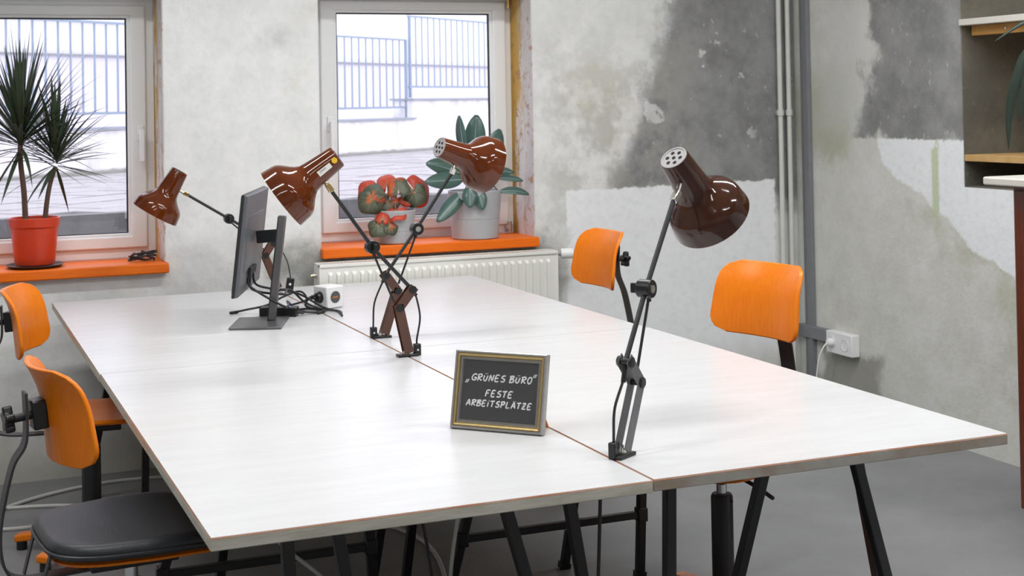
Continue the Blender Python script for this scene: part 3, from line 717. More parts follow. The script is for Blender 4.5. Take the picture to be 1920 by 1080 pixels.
        b.add(vs, [(0, q + 1, (q + 1) % 20 + 1) for q in range(20)]); b.build('round_seal', 'ysticker', sh, smooth=60)
    # switch box at the foot and its cord
    if cord_side is not None:
        c0, e0 = cord_side; c0 = Vector(c0); e0 = Vector(e0)
        sb = MB().box((-.011, -.009, 0), (.011, .009, .036), at(c0, Mb)).build('switch_box', 'blackpl', t, bevel=.003)
        MB().cyl(c0 + Vector((0, 0, .018)) - n * .009, c0 + Vector((0, 0, .018)) - n * .0105, .003, 8).build('switch_screw', 'sticker', sb)
        mid = (c0 + e0) / 2 + Vector((0, 0, .02)) + (e0 - f).normalized() * .004 + (c0 - f).normalized() * .012
        pp = smoothpath([E2 + (e0 - E2) * .3, e0, mid, c0 + Vector((0, 0, .05)), c0 + Vector((0, 0, .03))], 6)
        MB().tube(pp, .0031, 6).build('cord', 'cable', t)
        MB().cyl(E2 + (e0 - E2) * .2, e0 + (e0 - E2) * .2, .0055, 8).build('cord_grip', 'blackpl', t)
    return t
HU = lambda p, *ab: Vector(p) + Rt * ab[0] + Up * ab[1] + Fw * ab[2]
# front lamp: its arms lean away from the camera, the shade turned to the right wall
az = math.radians(58); dl = Vector((math.sin(az), math.cos(az), 0)); nl = Vector((dl.y, -dl.x, 0))
cap1 = HU((1.121, .329, 1.355), .005, .012, .035)
ax1 = (Rt * .50 - Up * .725 + Fw * .50).normalized()
lamp((.911, .197, .74), (.915, .200, .757), (.967, .232, .889), (.930, .209, .940), (1.008, .258, 1.086), (1.121, .329, 1.274), (1.140, .341, 1.292),
     (.971, .235, .916), (1.017, .264, 1.063), cap1, cap1 + ax1 * .205, 'dark brown desk lamp nearest the camera, standing alone beside the framed sign', 'dbrown', 'arm1', nl, 1, 0,
     ((.889, .190, .74), (.920, .200, .905)))
# crossing pair in the middle
cap2 = Vector((.674, 1.588, 1.351)); mo2 = cap2 + Vector((-.765, .225, -.59)).normalized() * .207
lamp((.885, 1.588, .74), (.885, 1.588, .756), (.857, 1.588, .889), (.900, 1.588, .942), (.778, 1.588, 1.076), (.653, 1.588, 1.252), (.641, 1.588, 1.272),
     (.844, 1.588, .905), (.784, 1.588, 1.050), cap2, mo2, 'brown desk lamp with paper label and yellow seal, shade pointing left', 'brown', 'arm', (0, 1, 0), 1, 1,
     ((.915, 1.590, .74), (.912, 1.588, .925)))
cap3 = Vector((1.122, 1.945, 1.358)); ax3 = (Vector((1.324, 1.961, 1.276)) - Vector((1.122, 1.961, 1.358))).normalized(); ax3 = (ax3 + Fw * .28).normalized()
lamp((.917, 1.961, .74), (.926, 1.961, .756), (.971, 1.961, .890), (.932, 1.961, .943), (1.043, 1.961, 1.090), (1.172, 1.961, 1.273), (1.176, 1.955, 1.287),
     (.977, 1.961, .912), (1.039, 1.961, 1.067), cap3, cap3 + ax3 * .208, 'brown desk lamp with perforated cap, shade pointing right over the potted plant', 'brown', 'arm', (0, 1, 0), -1, 0,
     ((.890, 1.965, .74), (.922, 1.955, .925)), 1)
cap4 = Vector((.490, 3.324, 1.249)); mo4 = cap4 + Vector((-.500, .105, -.86))
lamp((.888, 3.324, .74), (.886, 3.324, .756), (.832, 3.324, .889), (.866, 3.324, .940), (.686, 3.324, 1.048), (.520, 3.324, 1.152), (.504, 3.324, 1.162),
     (.834, 3.324, .909), (.695, 3.324, 1.032), cap4, cap4 + (mo4 - cap4).normalized() * .198, 'brown desk lamp behind the monitor, shade hanging in front of the left window', 'brown', 'arm', (0, 1, 0), 1, 0, None)

# ------------------------------------------------------------------ monitor
def monitor():
    base = Vector((.640, 2.47, .74)); t = thing('monitor', tuple(base), 'dark grey computer monitor seen from behind, on a flat stand', 'monitor')
    b = MB().prism([(.492, 2.359), (.660, 2.294), (.745, 2.530), (.575, 2.590)], .7405, .749); b.build('base_plate', 'stand', t, bevel=.003)
    lx = Vector((.94, -.342, 0)).normalized(); ly = Vector((.342, .94, 0)).normalized()
    p0 = Vector((.668, 2.470, .748)); p1 = Vector((.714, 2.480, 1.115)); dr = (p1 - p0).normalized()
    pole = MB().bar(p0, p1, .026, .034, tuple(ly)).build('pole', 'stand', t, bevel=.003)
    MB().bar(p0 - lx * .0135, p1 - lx * .0135 - dr * .004, .004, .030, tuple(ly)).build('pole_groove', 'mondark', pole)
    # panel: origin at panel centre, normal of the back = bn
    til = math.radians(6.5); bn = (lx * math.cos(til) - Vector((0, 0, 1)) * math.sin(til)).normalized(); up = (Vector((0, 0, 1)) * math.cos(til) + lx * math.sin(til)).normalized()
    c = Vector((.608, 2.545, 1.030)); Mp = Matrix((ly, up, bn)).transposed().to_4x4(); Mp = at(c, Mp)
    hw, hh = .272, .176
    hs = MB().box((-hw, -hh, -.006), (hw, hh, .004), Mp).build('housing', 'mondark', t, bevel=.002)
    bc = MB(); V = []
    bc.add([Mp @ Vector(p) for p in ((-hw + .001, -hh + .001, .004), (hw - .001, -hh + .001, .004), (hw - .001, hh - .001, .004), (-hw + .001, hh - .001, .004),
                                     (-hw + .004, -hh + .004, .016), (hw - .004, -hh + .004, .016), (hw - .004, hh - .004, .016), (-hw + .004, hh - .004, .016))],
           [(3, 2, 1, 0), (4, 5, 6, 7), (0, 1, 5, 4), (1, 2, 6, 5), (2, 3, 7, 6), (3, 0, 4, 7)])
    bc.build('back_cover', 'mon', hs, bevel=.002)
    hump = MB(); hump.add([Mp @ Vector(p) for p in ((-.20, -.10, .016), (.20, -.10, .016), (.20, .10, .016), (-.20, .10, .016), (-.17, -.085, .021), (.17, -.085, .021), (.17, .075, .021), (-.17, .075, .021))],
                          [(3, 2, 1, 0), (4, 5, 6, 7), (0, 1, 5, 4), (1, 2, 6, 5), (2, 3, 7, 6), (3, 0, 4, 7)]); hump.build('electronics_hump', 'mon', hs, bevel=.004)
    MB().box((-hw + .006, -hh + .016, -.0075), (hw - .006, hh - .006, -.0055), Mp).build('screen', 'hole', hs, smooth=0)
    a0 = Mp @ Vector((0, .012, .03)); a1 = p0 + dr * .30
    MB().bar(a0, a1, .036, .045, tuple(up)).build('arm', 'mondark', t, bevel=.003)
    for q in (-.09, -.06, -.03, 0, .03):
        MB().box((q - .006, -.115, .018), (q + .006, -.088, .030), Mp).build('cable_plug', 'blackpl', t, bevel=.002)
    return Mp
MP = monitor()

def cable(name, pts, r, mat, label, n=8, group=None):
    pp = smoothpath(pts, n); o = MB().tube(pp, r, 7).build(name, mat, smooth=80)
    zmin = min(p.z for p in pp); c = sum((p for p in pp), Vector()) / len(pp)
    single(o, (c.x, c.y, zmin)); tag(o, label, 'cable', group); return o
zc = .7455
def mp(x, y, z): return MP @ Vector((x, y, z))
grp = 'black cables behind the monitor'
cable('monitor_cable', [mp(-.09, -.115, .024), mp(-.085, -.155, .03), (.70, 2.44, .80), (.74, 2.52, .79), (.76, 2.62, .79), (.80, 2.66, .755), (.86, 2.70, zc), (.935, 2.62, zc)], .0042, 'cable', 'black cable drooping lowest from the monitor ports behind the stand', group=grp)
cable('monitor_cable', [mp(-.06, -.115, .024), mp(-.05, -.17, .035), (.72, 2.52, .83), (.76, 2.62, .83), (.83, 2.68, .80), (.87, 2.68, .775), (.915, 2.66, .748), (.945, 2.58, zc), (.93, 2.50, zc)], .0042, 'cable', 'black cable looping from the monitor towards the table seam', group=grp)
cable('monitor_cable', [mp(0, -.115, .024), mp(.01, -.16, .04), (.72, 2.58, .84), (.78, 2.64, .825), (.83, 2.66, .78), (.87, 2.66, .757), (.90, 2.62, zc), (.86, 2.57, zc)], .0042, 'cable', 'black monitor cable arching above the power brick', group=grp)
cable('monitor_cable', [(.60, 2.74, .748), (.63, 2.72, .756), (.70, 2.70, .77), (.78, 2.76, .79), (.85, 2.80, .80), (.86, 2.74, .775), (.78, 2.68, .765), (.74, 2.66, .752)], .0040, 'cable', 'black cable whose loose plug end lies left of the stand', group=grp)
cable('power_lead', [(.888, 2.715, .792), (.86, 2.70, .785), (.845, 2.69, .76), (.87, 2.66, .748), (.90, 2.63, zc), (.86, 2.60, zc), (.80, 2.598, .752)], .0044, 'cable', 'thick black lead from the cube plug to the power brick', group=grp)
cable('power_lead', [(.80, 2.590, .750), (.86, 2.585, .748), (.91, 2.60, .748), (.94, 2.58, .746), (.925, 2.47, zc)], .0030, 'cable', 'thin black lead leaving the power brick for the seam', group=grp)
o = MB().box((-.018, -.007, 0), (.018, .007, .010), at((.588, 2.745, .7405), Matrix.Rotation(.5, 4, 'Z') )).build('plug_end', 'blackpl', bevel=.003)
single(o, (.588, 2.745, .7405)); tag(o, 'small black connector lying left of the monitor stand', 'connector')
t = thing('power_brick', (.735, 2.605, .74), 'black power adapter brick lying behind the monitor stand', 'power adapter')
R = at((.725, 2.605, .7405), Matrix.Rotation(-.42, 4, 'Z'))
MB().box((-.068, -.028, 0), (.068, .028, .034), R).build('case', 'blackpl', t, bevel=.004)
MB().box((-.0690, -.018, .008), (-.0675, .018, .026), R).build('inlet', 'hole', t)
for q in (-.010, .010): MB().cyl(R @ Vector((.066, q, .016)), R @ Vector((.092, q, .012)), .0055, 10).build('strain_relief', 'blackpl', t)
MB().cyl(R @ Vector((.04, 0, .0338)), R @ Vector((.04, 0, .0346)), .002, 8).build('led', 'led', t)

def power_cube():
    e = .041; ctr = Vector((.945, 2.735, .742)); rz = math.radians(-22 + 45); R = at(ctr, Matrix.Rotation(math.radians(23), 4, 'Z'))
    t = thing('power_cube', tuple(ctr), 'white cube shaped socket adapter standing beside the tangle of cables', 'power adapter')
    MB().box((-e, -e, 0), (e, e, 2 * e), R).build('body', 'white', t, bevel=.005)
    for k, nm in enumerate((0, 1)):
        ax = (Vector((-1, 0, 0)), Vector((0, -1, 0)))[k]; c = Vector((0, 0, e)) + ax * (e + .0004)
        Q = R @ at(c, frame_of(ax))
        b = MB(); b.lathe([(.0225, .0004), (.021, .0012), (.0205, -.0004), (0, -.0006)], 28, Q); s_ = b.build('socket_face', 'greysock', t, smooth=0)
        if k == 1:
            for q in (-.0095, .0095): MB().cyl(Q @ Vector((0, q, -.001)), Q @ Vector((0, q, .0012)), .0028, 10).build('socket_hole', 'hole', s_)
            b = MB()
            b.box((-.0035, -.012, .0), (.0035, .014, .0016), Q); b.build('earth_clip', 'copper', s_)
    ax = Vector((-1, 0, 0)); Q = R @ at(Vector((-e, 0, e)), frame_of(ax))
    p = thing('mains_plug', tuple(Q @ Vector((0, 0, 0))), 'round black mains plug in the cube adapter', 'plug')
    b = MB(); b.lathe([(.0185, .001), (.019, .008), (.017, .018), (.008, .024), (0, .024)], 24, Q); b.build('plug_body', 'blackpl', p)
    MB().cyl(Q @ Vector((0, 0, .020)), Q @ Vector((.0, .012, .034)), .006, 10).build('strain_relief', 'blackpl', p)
power_cube()
# inline switch hanging on the rear lamp's cord
t = thing('inline_switch', (.900, 3.19, .745), 'black inline cord switch standing behind the monitor stand', 'switch')
R = at((.900, 3.19, .7455), Matrix.Rotation(.15, 4, 'Y') @ Matrix.Rotation(-.2, 4, 'Z'))
MB().box((-.016, -.010, 0), (.016, .010, .062), R).build('case', 'blackpl', t, bevel=.005)
MB().cyl(R @ Vector((0, -.0095, .036)), R @ Vector((0, -.0115, .036)), .005, 10).build('rocker', 'sticker', t)
cable('lamp_cord', [(.872, 3.31, .93), (.888, 3.27, .915), (.900, 3.21, .87), (.909, 3.192, .806)], .0026, 'cable', 'thin black cord from the rear lamp down to its inline switch')

# ------------------------------------------------------------------ framed sign
GL = {
 'G': [[(.66, .84), (.45, .98), (.18, .85), (.04, .5), (.12, .14), (.38, .0), (.62, .14), (.64, .42), (.38, .42)]],
 'R': [[(.06, 0), (.12, .98)], [(.02, .9), (.4, 1), (.6, .82), (.5, .58), (.12, .48), (.62, .0)]],
 'U': [[(.10, .82), (.04, .28), (.22, .02), (.46, .12), (.58, .84)], [(.22, 1.12), (.22, 1.17)], [(.46, 1.14), (.46, 1.19)]],
 'N': [[(.02, 0), (.12, .95), (.50, .04), (.62, 1.0)]],
 'E': [[(.56, .98), (.12, .95), (.05, .03), (.55, .03)], [(.1, .5), (.46, .52)]],
 'S': [[(.60, .94), (.30, .92), (.10, .68), (.30, .52), (.54, .42), (.56, .14), (.32, 0), (.05, .10)]],
 'B': [[(.05, 0), (.12, .98)], [(.0, .93), (.42, 1), (.56, .8), (.14, .54), (.56, .44), (.58, .14), (.3, 0), (.02, .02)]],
 'O': [[(.36, 1), (.12, .84), (.04, .44), (.2, .04), (.44, .04), (.6, .4), (.56, .84), (.36, 1)]],
 'F': [[(.58, .98), (.12, .94), (.04, 0)], [(.1, .5), (.46, .54)]],
 'T': [[(.0, .92), (.62, .98)], [(.34, .95), (.26, 0)]],
 'A': [[(.0, 0), (.34, 1), (.62, 0)], [(.1, .34), (.54, .36)]],
 'I': [[(.14, .72), (.08, 0)], [(.17, .98), (.175, 1.03)]],
 'P': [[(.05, 0), (.12, .98)], [(.0, .92), (.4, 1), (.58, .8), (.46, .54), (.12, .46)]],
 'L': [[(.12, 1), (.05, .03), (.52, .03)]],
 'Z': [[(.05, .92), (.56, .94), (.04, .05), (.58, .05)], [(.16, .52), (.46, .48)]],
 'Q': [[(.0, 0), (.16, .4)], [(.2, 0), (.36, .4)]],
}
WID = {'I': .34, 'Q': .5}
def lettering(b, s_, x, y, h, lean, M4, r=.0017, sp=.14):
    hx = h * 1.27
    for ch in s_:
        if ch == ' ': x += hx * .42; continue
        um = ch in 'ÜÄ'; g = GL[{'Ü': 'U', 'Ä': 'A'}.get(ch, ch)]
        if ch == 'Ä': g = g + [[(.2, 1.16), (.2, 1.20)], [(.5, 1.16), (.5, 1.20)]]
        for st in g:
            pts = [Vector((x + (a + c * .14) * hx * .92, y + c * h + (a * .05 * h), 0)) for a, c in st]
            if len(pts) > 2: pts = smoothpath(pts, 3)
            b.tube([M4 @ (p + Vector((0, 0, .0003))) for p in pts], r, 6)
            b.tube([M4 @ (p + Vector((0, 0, .0003))) for p in pts[:1] + [pts[0] + Vector((.0002, .0002, 0))]], r * 1.1, 6)
        x += hx * (WID.get(ch, .66) + sp)
    return x
def sign():
    pl = Vector((.674, .620, .74)); pr = Vector((.836, .449, .74)); ux = (pr - pl).normalized(); W_ = (pr - pl).length; H_ = .181
    nf = Vector((0, 0, 1)).cross(ux); nf = Vector((ux.y, -ux.x, 0)); # towards the camera
    if nf.dot(-Fw) < 0: nf = -nf
    tl = math.radians(13); up = (Vector((0, 0, 1)) * math.cos(tl) - nf * math.sin(tl)).normalized(); fn = ux.cross(up)
    t = thing('picture_frame', tuple((pl + pr) / 2), 'silver and gold picture frame with a chalkboard sign, standing on the table', 'picture frame')
    Mf = Matrix((ux, up, fn)).transposed().to_4x4(); Mf = at(pl + Vector((0, 0, .0015)) + nf * .0, Mf)
    def sweep(prof, name, mat, parent=t):
        # prof: (inset, height) closed polygon swept round the rectangle with mitred corners
        vs = []; n = len(prof)
        for cx, cy, sx, sy in ((0, 0, 1, 1), (W_, 0, -1, 1), (W_, H_, -1, -1), (0, H_, 1, -1)):
            for i, z in prof: vs.append(Mf @ Vector((cx + sx * i, cy + sy * i, z)))
        fs = []
        for k in range(4):
            j = (k + 1) % 4
            for q in range(n): p_ = (q + 1) % n; fs.append((k * n + q, j * n + q, j * n + p_, k * n + p_))
        b = MB(); b.add(vs, fs); return b.build(name, mat, parent, smooth=20)
    sweep([(0, -.012), (0, .004), (.002, .007), (.005, .0075), (.007, .005), (.007, -.012)], 'outer_moulding', 'pewter')
    sweep([(.0072, -.01), (.0072, .0055), (.0095, .0072), (.0125, .006), (.0135, .003), (.0135, -.01)], 'gold_band', 'gold')
    sweep([(.0137, -.01), (.0137, .0015), (.0155, .0028), (.0170, .0012), (.0180, .0012), (.0200, .0032), (.0215, .0), (.0215, -.01)], 'inner_moulding', 'pewter')
    MB().box((.004, .004, -.013), (W_ - .004, H_ - .004, -.0095), Mf).build('backing_board', 'cardback', t, smooth=0)
    bd = MB().box((.020, .020, -.006), (W_ - .020, H_ - .020, -.0025), Mf).build('chalkboard', 'board', t, smooth=0)
    MB().box((.021, .021, .0000), (W_ - .021, H_ - .021, .0008), Mf).build('glass', 'pglass', t, smooth=0)
    Mt = Mf @ Matrix.Translation((0, 0, -.0022)); b = MB()
    k = W_ / .238
    lettering(b, 'Q', .0285 * k, .1065, .019, 0, Mt, .0013)
    lettering(b, 'GRÜNES BÜRO', .0440 * k, .1125, .0147, 0, Mt)
    lettering(b, 'Q', .2030 * k, .1270, .019, 0, Mt, .0013)
    lettering(b, 'FESTE', .0830 * k, .0775, .0142, 0, Mt)
    lettering(b, 'ARBEITSPLÄTZE', .0350 * k, .0545, .0133, 0, Mt, sp=.135)
    b.build('lettering', 'chalk', bd, smooth=80)
    # easel strut behind
    a = Mf @ Vector((W_ * .80, H_ * .50, -.014)); ft = Mf @ Vector((W_ * .80, 0, 0)) - nf * .075; ft.z = .7415
    q = ux; vs = [a - q * .02, a + q * .02, ft + q * .03, ft - q * .03]; dn = nf * -.003
    MB().add(vs + [v + dn for v in vs], [(0, 1, 2, 3), (7, 6, 5, 4), (0, 4, 5, 1), (1, 5, 6, 2), (2, 6, 7, 3), (3, 7, 4, 0)]).build('easel_strut', 'cardback', t, smooth=0)
sign()

# ------------------------------------------------------------------ radiator, pipes, duct, socket
def radiator():
    x0, x1, z0, z1, yf, yb = 1.095, 2.215, .22, .822, YW - .150, YW - .045
    t = thing('radiator', ((x0 + x1) / 2, yb, z0), 'white ribbed panel radiator below the right-hand window', 'radiator')
    b = MB(); b.box((x0 + .004, yf + .010, z0), (x1 - .004, yf + .024, z1 - .01)); b.build('front_panel', 'radi', t, bevel=.003)
    MB().box((x0 + .004, yb - .02, z0), (x1 - .004, yb - .006, z1 - .01)).build('back_panel', 'radi', t, bevel=.003)
    for xa in (x0, x1 - .006): MB().box((xa, yf + .006, z0 + .01), (xa + .006, yb, z1)).build('side_cover', 'radi', t, bevel=.002)
    b = MB(); b.box((x0, yf + .004, z1 - .014), (x1, yf + .026, z1)); b.box((x0, yb - .012, z1 - .014), (x1, yb, z1)); b.build('top_edge', 'radi', t, bevel=.002)
    n = 70; me = None
    g = MB()
    for i in range(n): xx = x0 + .01 + (x1 - x0 - .02) * i / (n - 1); g.box((xx - .0045, yf + .026, z1 - .006), (xx + .0045, yb - .012, z1 - .001))
    g = g.build('top_grille', 'radi', t, smooth=0); g['kind'] = 'stuff'
    # pressed ribs
    pitch = .0352; nr = int((x1 - x0 - .09) / pitch); me = None; s0 = x0 + .045 + ((x1 - x0 - .09) - nr * pitch) / 2
    base = Vector(t.location)
    for i in range(nr + 1):
        c = Vector((s0 + i * pitch, yf + .010, 0))
        if me is None:
            zb_, zt_ = z0 + .05 , z1 - .055; wv = .0105
            o = MB().add([(-wv, 0, zb_ - .02), (wv, 0, zb_ - .02), (wv, 0, zt_ + .02), (-wv, 0, zt_ + .02), (-wv * .6, -.010, zb_), (wv * .6, -.010, zb_), (wv * .6, -.010, zt_ + .006), (-wv * .6, -.010, zt_ + .006)],
                         [(4, 5, 6, 7), (0, 1, 5, 4), (1, 2, 6, 5), (2, 3, 7, 6), (3, 0, 4, 7)]).build('rib', 'radi', t, org=Vector((0, 0, base.z)), smooth=0); me = o.data
        else: o = bpy.data.objects.new('rib', me); COL.objects.link(o); o.parent = t
        o.location = Vector((c.x - base.x, c.y - base.y, 0))
    MB().cyl((x0 - .018, yb - .05, z1 - .05), (x0 + .002, yb - .05, z1 - .05), .011, 12).build('vent_plug', 'nickel', t)
    MB().cyl((x0 - .026, yb - .05, z1 - .05), (x0 - .016, yb - .05, z1 - .05), .006, 6).build('vent_nut', 'brass', t)
    v = MB(); v.cyl((x1, yb - .05, z1 - .02), (x1 + .045, yb - .05, z1 - .02), .010, 12); v.build('valve_body', 'nickel', t)
    b = MB(); Q = at((x1 + .035, yb - .05, z1 - .02), frame_of((1, -.25, 0))); b.lathe([(.021, 0), (.024, .006), (.024, .05), (.021, .058), (.014, .060), (0, .060)], 24, Q); tv = b.build('thermostat_head', 'white', t)
    b = MB(); b.lathe([(.0145, .0605), (.0135, .066), (0, .067)], 20, Q); b.build('thermostat_end', 'blackpl', tv)
    for xa in (x0 + .15, x1 - .15): MB().box((xa - .015, yb - .008, z0 + .05), (xa + .015, YW + .002, z1 - .06)).build('wall_bracket', 'radi', t)
radiator()
for k, (x, l) in enumerate(((3.492, 'white heating pipe in the corner, the left one of the pair'), (3.543, 'white heating pipe in the corner, the right one next to the grey duct'))):
    t = thing('heating_pipe', (x, YW - .035, 0), l, 'pipe', 'heating pipes in the corner')
    MB().cyl((x, YW - .035, 0), (x, YW - .035, CEIL), .0125, 16).build('pipe', 'pipe', t)
    b = MB(); b.cyl((x, YW - .035, 1.415), (x, YW - .035, 1.445), .018, 16); b.box((x - .004, YW - .03, 1.422), (x + .004, YW + .002, 1.438)); b.build('pipe_clamp', 'pipe', t)
t = thing('cable_duct', (XW - .02, YW - .06, 0), 'grey cable duct rising in the corner with a branch to the socket', 'cable duct')
MB().box((XW - .024, 3.445, .0), (XW, 3.487, CEIL)).build('duct', 'duct', t, bevel=.002)
MB().box((XW - .012, 3.489, .0), (XW, 3.525, CEIL)).build('duct_base', 'duct', t, bevel=.002)
MB().box((XW - .030, 3.300, .315), (XW, 3.56, .375)).build('branch_duct', 'duct', t, bevel=.002)
t = thing('wall_socket', (XW, 3.20, .28), 'white double wall socket at the end of the grey duct', 'socket')
MB().box((XW - .048, 3.090, .275), (XW, 3.298, .380)).build('box', 'white', t, bevel=.005)
for yy in (3.246, 3.143):
    Q = at((XW - .0482, yy, .328), frame_of((-1, 0, 0))); b = MB(); b.lathe([(.030, 0), (.030, .002), (.026, .0022), (.0245, -.004), (0, -.004)], 24, Q); s_ = b.build('socket_face', 'white', t, smooth=0)
    b = MB()
    for q in (-.0095, .0095): b.cyl(Q @ Vector((0, q, -.0045)), Q @ Vector((0, q, -.003)), .0032, 8)
    b.build('pin_holes', 'hole', s_)
    if yy > 3.2:
        Q2 = at((XW - .046, yy, .328), frame_of((-1, 0, 0)))
        p = thing('white_plug', (XW - .05, yy, .328), 'white plug with a cable in the wall socket', 'plug')
        b = MB(); b.lathe([(.020, 0), (.021, .012), (.016, .028), (.006, .034), (0, .034)], 20, Q2); b.build('plug_body', 'white', p)
        MB().tube(smoothpath([Q2 @ Vector((0, 0, .03)), (XW - .10, yy + .005, .30), (XW - .115, yy + .02, .24), (XW - .12, yy + .04, .12), (XW - .13, yy + .06, .008), (XW - .2, yy + .0, .006)], 5), .0036, 7).build('cable', 'white', p)

# ------------------------------------------------------------------ plants
def leaf_strip(base, d0, length, width, droop, seg=7, fold=.25, twist=0.0, tipw=0.02, prof=None, face=None):
    """returns verts, faces of a folded leaf blade with a midrib; droop pulls it down along its length"""
    p = Vector(base); d = Vector(d0).normalized(); vs = []; step = length / seg
    for i in range(seg + 1):
        s_ = i / seg
        w_ = width * (prof(s_) if prof else (min(1, .35 + s_ * 2.2) * (1 - s_ ** 2.2) + tipw))
        side = d.cross(Vector(face) if face else Vector((0, 0, 1)))
        if side.length < 1e-3: side = Vector((1, 0, 0))
        side.normalize(); nn = side.cross(d).normalized()
        if twist: R_ = Matrix.Rotation(twist, 3, d); side = R_ @ side; nn = R_ @ nn
        vs += [p - side * w_ / 2 + nn * w_ * fold, p, p + side * w_ / 2 + nn * w_ * fold]
        p = p + d * step; d = (d + Vector((0, 0, -droop * (.3 + s_)))).normalized()
    fs = []
    for i in range(seg):
        for q in (0, 1): a = i * 3 + q; fs.append((a, a + 1, a + 4, a + 3))
    return vs, fs
def dracaena():
    bx = Vector((-.048, 3.675, .872)); t = thing('potted_dracaena', tuple(bx), 'spiky dracaena with two stems in a red pot on the left sill', 'potted plant')
    Mb = Matrix.Translation(bx)
    b = MB(); b.lathe([(.078, 0), (.080, .004), (.094, .150), (.096, .152), (.100, .156), (.102, .19), (.100, .193), (.094, .192), (.090, .15), (.074, .01), (0, .01)], 40, Mb); b.build('pot', 'red', t, smooth=30)
    b = MB(); b.lathe([(.092, .172), (.05, .184), (.0, .186)], 24, Mb); b.build('soil', 'soil', t)
    stems = [([(-.035, 0, .17), (-.040, 0, .30), (-.052, -.005, .42), (-.050, 0, .52), (-.030, .005, .60)], .0115, .44, 120, .21), ([(.040, -.01, .17), (.048, -.015, .25), (.062, -.02, .33), (.085, -.02, .40)], .0105, .31, 90, .0)]
    for si, (pts, r_, ll, nl_, ex) in enumerate(stems):
        pts = [bx + Vector(p) for p in pts]; pp = smoothpath(pts, 4); MB().tube(pp, [r_ * (1.05 - .25 * i / len(pp)) for i in range(len(pp))], 9).build('stem', 'bark', t)
        top = pts[-1] if si else pts[-2]
        for k in range(nl_):
            s_ = k / nl_; az_ = k * 2.39996 + random.uniform(-.2, .2)
            el = math.radians(86 - 84 * s_ ** 1.1 + random.uniform(-9, 9))
            if s_ > .90: el = math.radians(random.uniform(-40, 0))
            d = Vector((math.cos(az_) * math.cos(el) * 1.3, math.sin(az_) * math.cos(el) * .75, math.sin(el))).normalized()
            L_ = ll * random.uniform(.72, 1.08) * (1 - .12 * s_)
            base = top + Vector((0, 0, .07 * (1 - s_) - .045 * (si == 0))) + d * .008
            end = base + d * L_
            if end.y > YW + .225: d.y *= max(0.0, (YW + .205 - base.y) / (end.y - base.y)); d.normalize()
            dr_ = random.uniform(.01, .05) + (.10 if s_ > .55 and random.random() < .35 else 0)
            v, f = leaf_strip(base, d, L_, random.uniform(.016, .024), dr_, 7, .15)
            MB().add(v, f).build('leaf', 'drac', t, smooth=60)
    o = MB(); o.lathe([(.085, .0), (.105, .004), (.116, .013), (.114, .014), (.10, .008), (.06, .0075), (0, .0075)], 40, Matrix.Translation((bx.x, bx.y, .8585)))
    o = o.build('saucer', 'saucer', smooth=40); single(o, (bx.x, bx.y, .8585)); tag(o, 'dark round saucer under the red flowerpot', 'saucer')
dracaena()
def grey_pot(t, bx, h, r0, r1, band):
    Mb = Matrix.Translation(bx)
    rr = lambda z: r0 + (r1 - r0) * z / h
    b = MB(); b.lathe([(r0 - .006, 0), (r0, .004), (rr(band), band - .0015), (rr(band) - .002, band), (rr(band), band + .0015), (r1, h - .004), (r1 - .002, h), (r1 - .006, h), (r1 - .009, h - .02), (r0 - .008, .012), (0, .012)], 48, Mb); b.build('pot', 'pot', t, smooth=30)
    b = MB(); b.lathe([(r1 - .010, h - .024), (r1 * .5, h - .018), (0, h - .017)], 24, Mb); b.build('soil', 'soil', t)
OV = lambda s_: max(.03, math.sin(PI * min(1, s_ * .96 + .02)) ** .62 * (1 - .12 * s_))
def big_leaf(t, root, base, d, L_, W_, droop, mat, ribmat, stem_r, stemmat, twist=0, fold=.10, seg=9, name='leaf', rib=True, face=None):
    base = Vector(base); v, f = leaf_strip(base, d, L_, W_, droop, seg, fold, twist, prof=OV, face=face)
    lf = MB().add(v, f).build(name, mat, t, smooth=70)
    md = lf.modifiers.new('thickness', 'SOLIDIFY'); md.thickness = .0012
    if rib: MB().tube([Vector(v[i * 3 + 1]) + Vector((0, 0, .0003)) for i in range(seg)], [.0022 * (1 - i / seg) + .0007 for i in range(seg)], 5).build('midrib', ribmat, lf)
    pp = smoothpath([Vector(root), (Vector(root) + base) / 2 + Vector((0, 0, .015)), base], 4); MB().tube(pp, stem_r, 6).build('stalk', stemmat, t)
